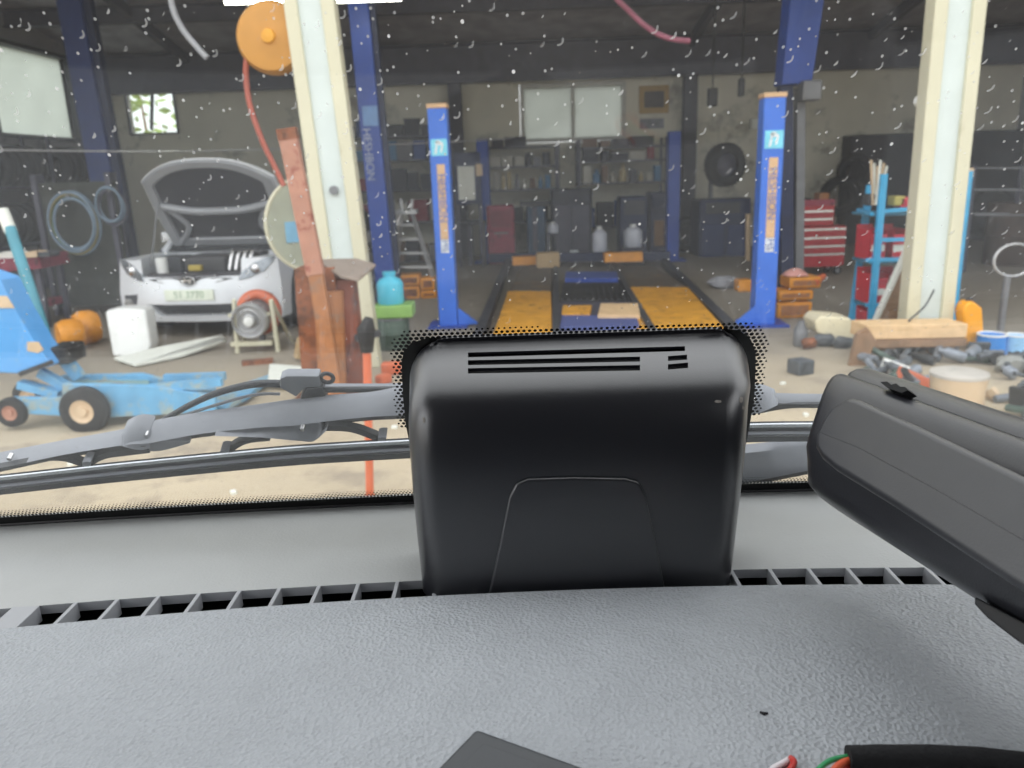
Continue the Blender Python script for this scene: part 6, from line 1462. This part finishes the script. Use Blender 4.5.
# ---- small bits around the rusty stand
g0 = gr(300, 372); tag(MB().prism([gr(270, 368, .02), gr(306, 371, .02), gr(296, 388, .03), gr(268, 386, .03)], (0, 0, .04)).build('paper_sheet', m_paper, None, bevel=.005), 'white crumpled sheet on the ground left of the rusty stand', 'sheet')
g0 = gr(304, 362); tag(MB().box((g0.x, g0.y + .1, .09), (.16, .12, .18), mat=Matrix.Rotation(.5, 3, 'Z') @ Matrix.Rotation(.3, 3, 'Y')).build('carton', m_card, None, bevel=.006), 'open brown carton on the ground left of the rusty stand', 'carton')
g0 = gr(258, 364); tag(MB().box((g0.x, g0.y, .02), (.26, .08, .04), rz=.2).build('rusty_offcut', m_rust, None), 'rust-brown offcut on the ground under the blower', 'offcut')
g0 = gr(300, 300 + 62)
q = [gr(x, y, .03) for x, y in ((205, 408), (230, 392), (270, 378), (282, 372), (250, 398), (225, 412))]; tag(MB().prism(q, (0, 0, .03)).build('blue_sheet', m_mblue, None), 'dull blue sheet lying on the ground behind the washer hose', 'sheet')
Yz = gr(388, 380).y
for i, (px, py, s) in enumerate(((392, 368, .10), (384, 378, .08), (398, 390, .08))):
    g0 = gr(px, py + 6); tag(MB().box((g0.x, g0.y, s / 2), (s * 1.6, s, s), rz=i).build('orange_clamp', m_orange, None, bevel=.02), ['rearmost orange clamp on the ground left of the black housing', 'middle orange clamp on the ground left of the black housing', 'nearest orange clamp on the ground left of the black housing'][i], 'clamp')
g0 = gr(352, 386); blob('grey_slab', 352, 395, 14, M('grey_slab', '#7f7a74', .8), 'flat grey slab on the ground right of the rusty stand', 'slab', sq=(1, .8, .2), seed=12)
a, b = at(300, 300, 7.3), at(308, 330, 7.3)
tag(MB().ext(at(297, 300, 7.3).x, at(308, 300, 7.3).x, 7.3, 7.5, 0, at(300, 303, 7.3).z).build('pale_carton', m_beige, None), 'pale upright carton between the silver car and the rusty stand', 'carton')
random.seed(33)
for i in range(9):
    px, py = random.choice([(random.uniform(10, 200), random.uniform(450, 470)), (random.uniform(180, 400), random.uniform(470, 495)), (random.uniform(760, 830), random.uniform(380, 420)), (random.uniform(300, 400), random.uniform(420, 440))])
    g0 = gr(px, py); s = random.uniform(.008, .02)
    mb = MB(); mb.box((g0.x, g0.y, s * .4), (s * 2, s * 1.4, s), rz=random.random() * 3); tag(mb.build('stone_chip', m_paper, None, bevel=s * .2), 'small pale stone chip on the bare ground in front of the truck', 'stone', 'stone chips on the ground')

# ---- overhead: tube lights, hoses, cable
for i, (x0, x1, y, Y) in enumerate(((254, 286, 1, 7.6), (330, 346, 1, 9.5), (560, 640, -45, 8.2), (760, 840, -45, 8.2), (990, 1040, -60, 8.2), (60, 140, -40, 8.6), (640, 700, -32, 10.0))):  # first two are in view; the rest are added above it to brighten the garage
    a, b = at(x0, y, Y), at(x1, y, Y); 
    if i == 0: a.x -= .25
    r = thing('tube_light', tuple(a), ['lit tube light at the top edge left of the left cream pillar', 'lit tube light at the top edge right of the left cream pillar', 'added unseen tube light above the near end of the lift bay', 'added unseen tube light above the red tool chest', 'added unseen tube light above the blue parts rack', 'added unseen tube light above the silver car', 'added unseen tube light above the middle of the lift bay'][i], 'light')
    zc = 5.35 - (Y - YF) / (YB - YF) * 1.6
    MB().cyl(a, Vector((b.x + (.7 if i == 0 else .6), b.y, a.z)), .022, seg=12).build('tube', emit('tube_glow_%d' % i, (1, .98, .86), 16), r, smooth=True)
    MB().ext(a.x - .03, b.x + .75, Y - .05, Y + .05, a.z + .04, a.z + .1).build('housing', m_white, r)
    for x in (a.x + .1, b.x + .4): MB().cyl((x, Y, a.z + .1), (x, Y, zc), .006).build('hanger', m_grey, r)
hs_ = MB().tube([at(x, y, 7.4) for x, y in ((166, -40), (172, 5), (182, 28), (196, 46), (207, 58))], .025, 10, smooth_n=6).build('grey_hose', M('pale_hose', '#a5a8b0', .5), None, smooth=True); tag(hs_, 'pale grey hose end hanging at the top left', 'hose')
ph = MB().tube([at(x, y, 9.5) for x, y in ((590, -50), (612, -8), (628, 10), (648, 28), (668, 38), (690, 41))], .03, 10, smooth_n=6).build('pink_hose', M('pink_hose', '#b06a85', .5), None, smooth=True); tag(ph, 'pink hose looping down at the top centre right', 'hose')
a, b = at(-60, 149, 8.6), at(520, 137, 11.5); tag(MB().tube([a, at(200, 151, 9.6), at(470, 141, 11.0), at(515, 137, 11.5)], .009, 6, smooth_n=4).build('taut_cable', m_alu, None, smooth=True), 'thin light cable stretched across the left half of the garage', 'cable')
tag(MB().tube([at(898, 336, 6.42), at(900, 330, 6.3), at(912, 318, 6.3), at(925, 306, 6.35), at(934, 290, 6.48)], .008, 6, smooth_n=5).build('black_cord', m_dkgrey, None, smooth=True), 'dark cord rising from the timber beam beside the right cream pillar', 'cord')
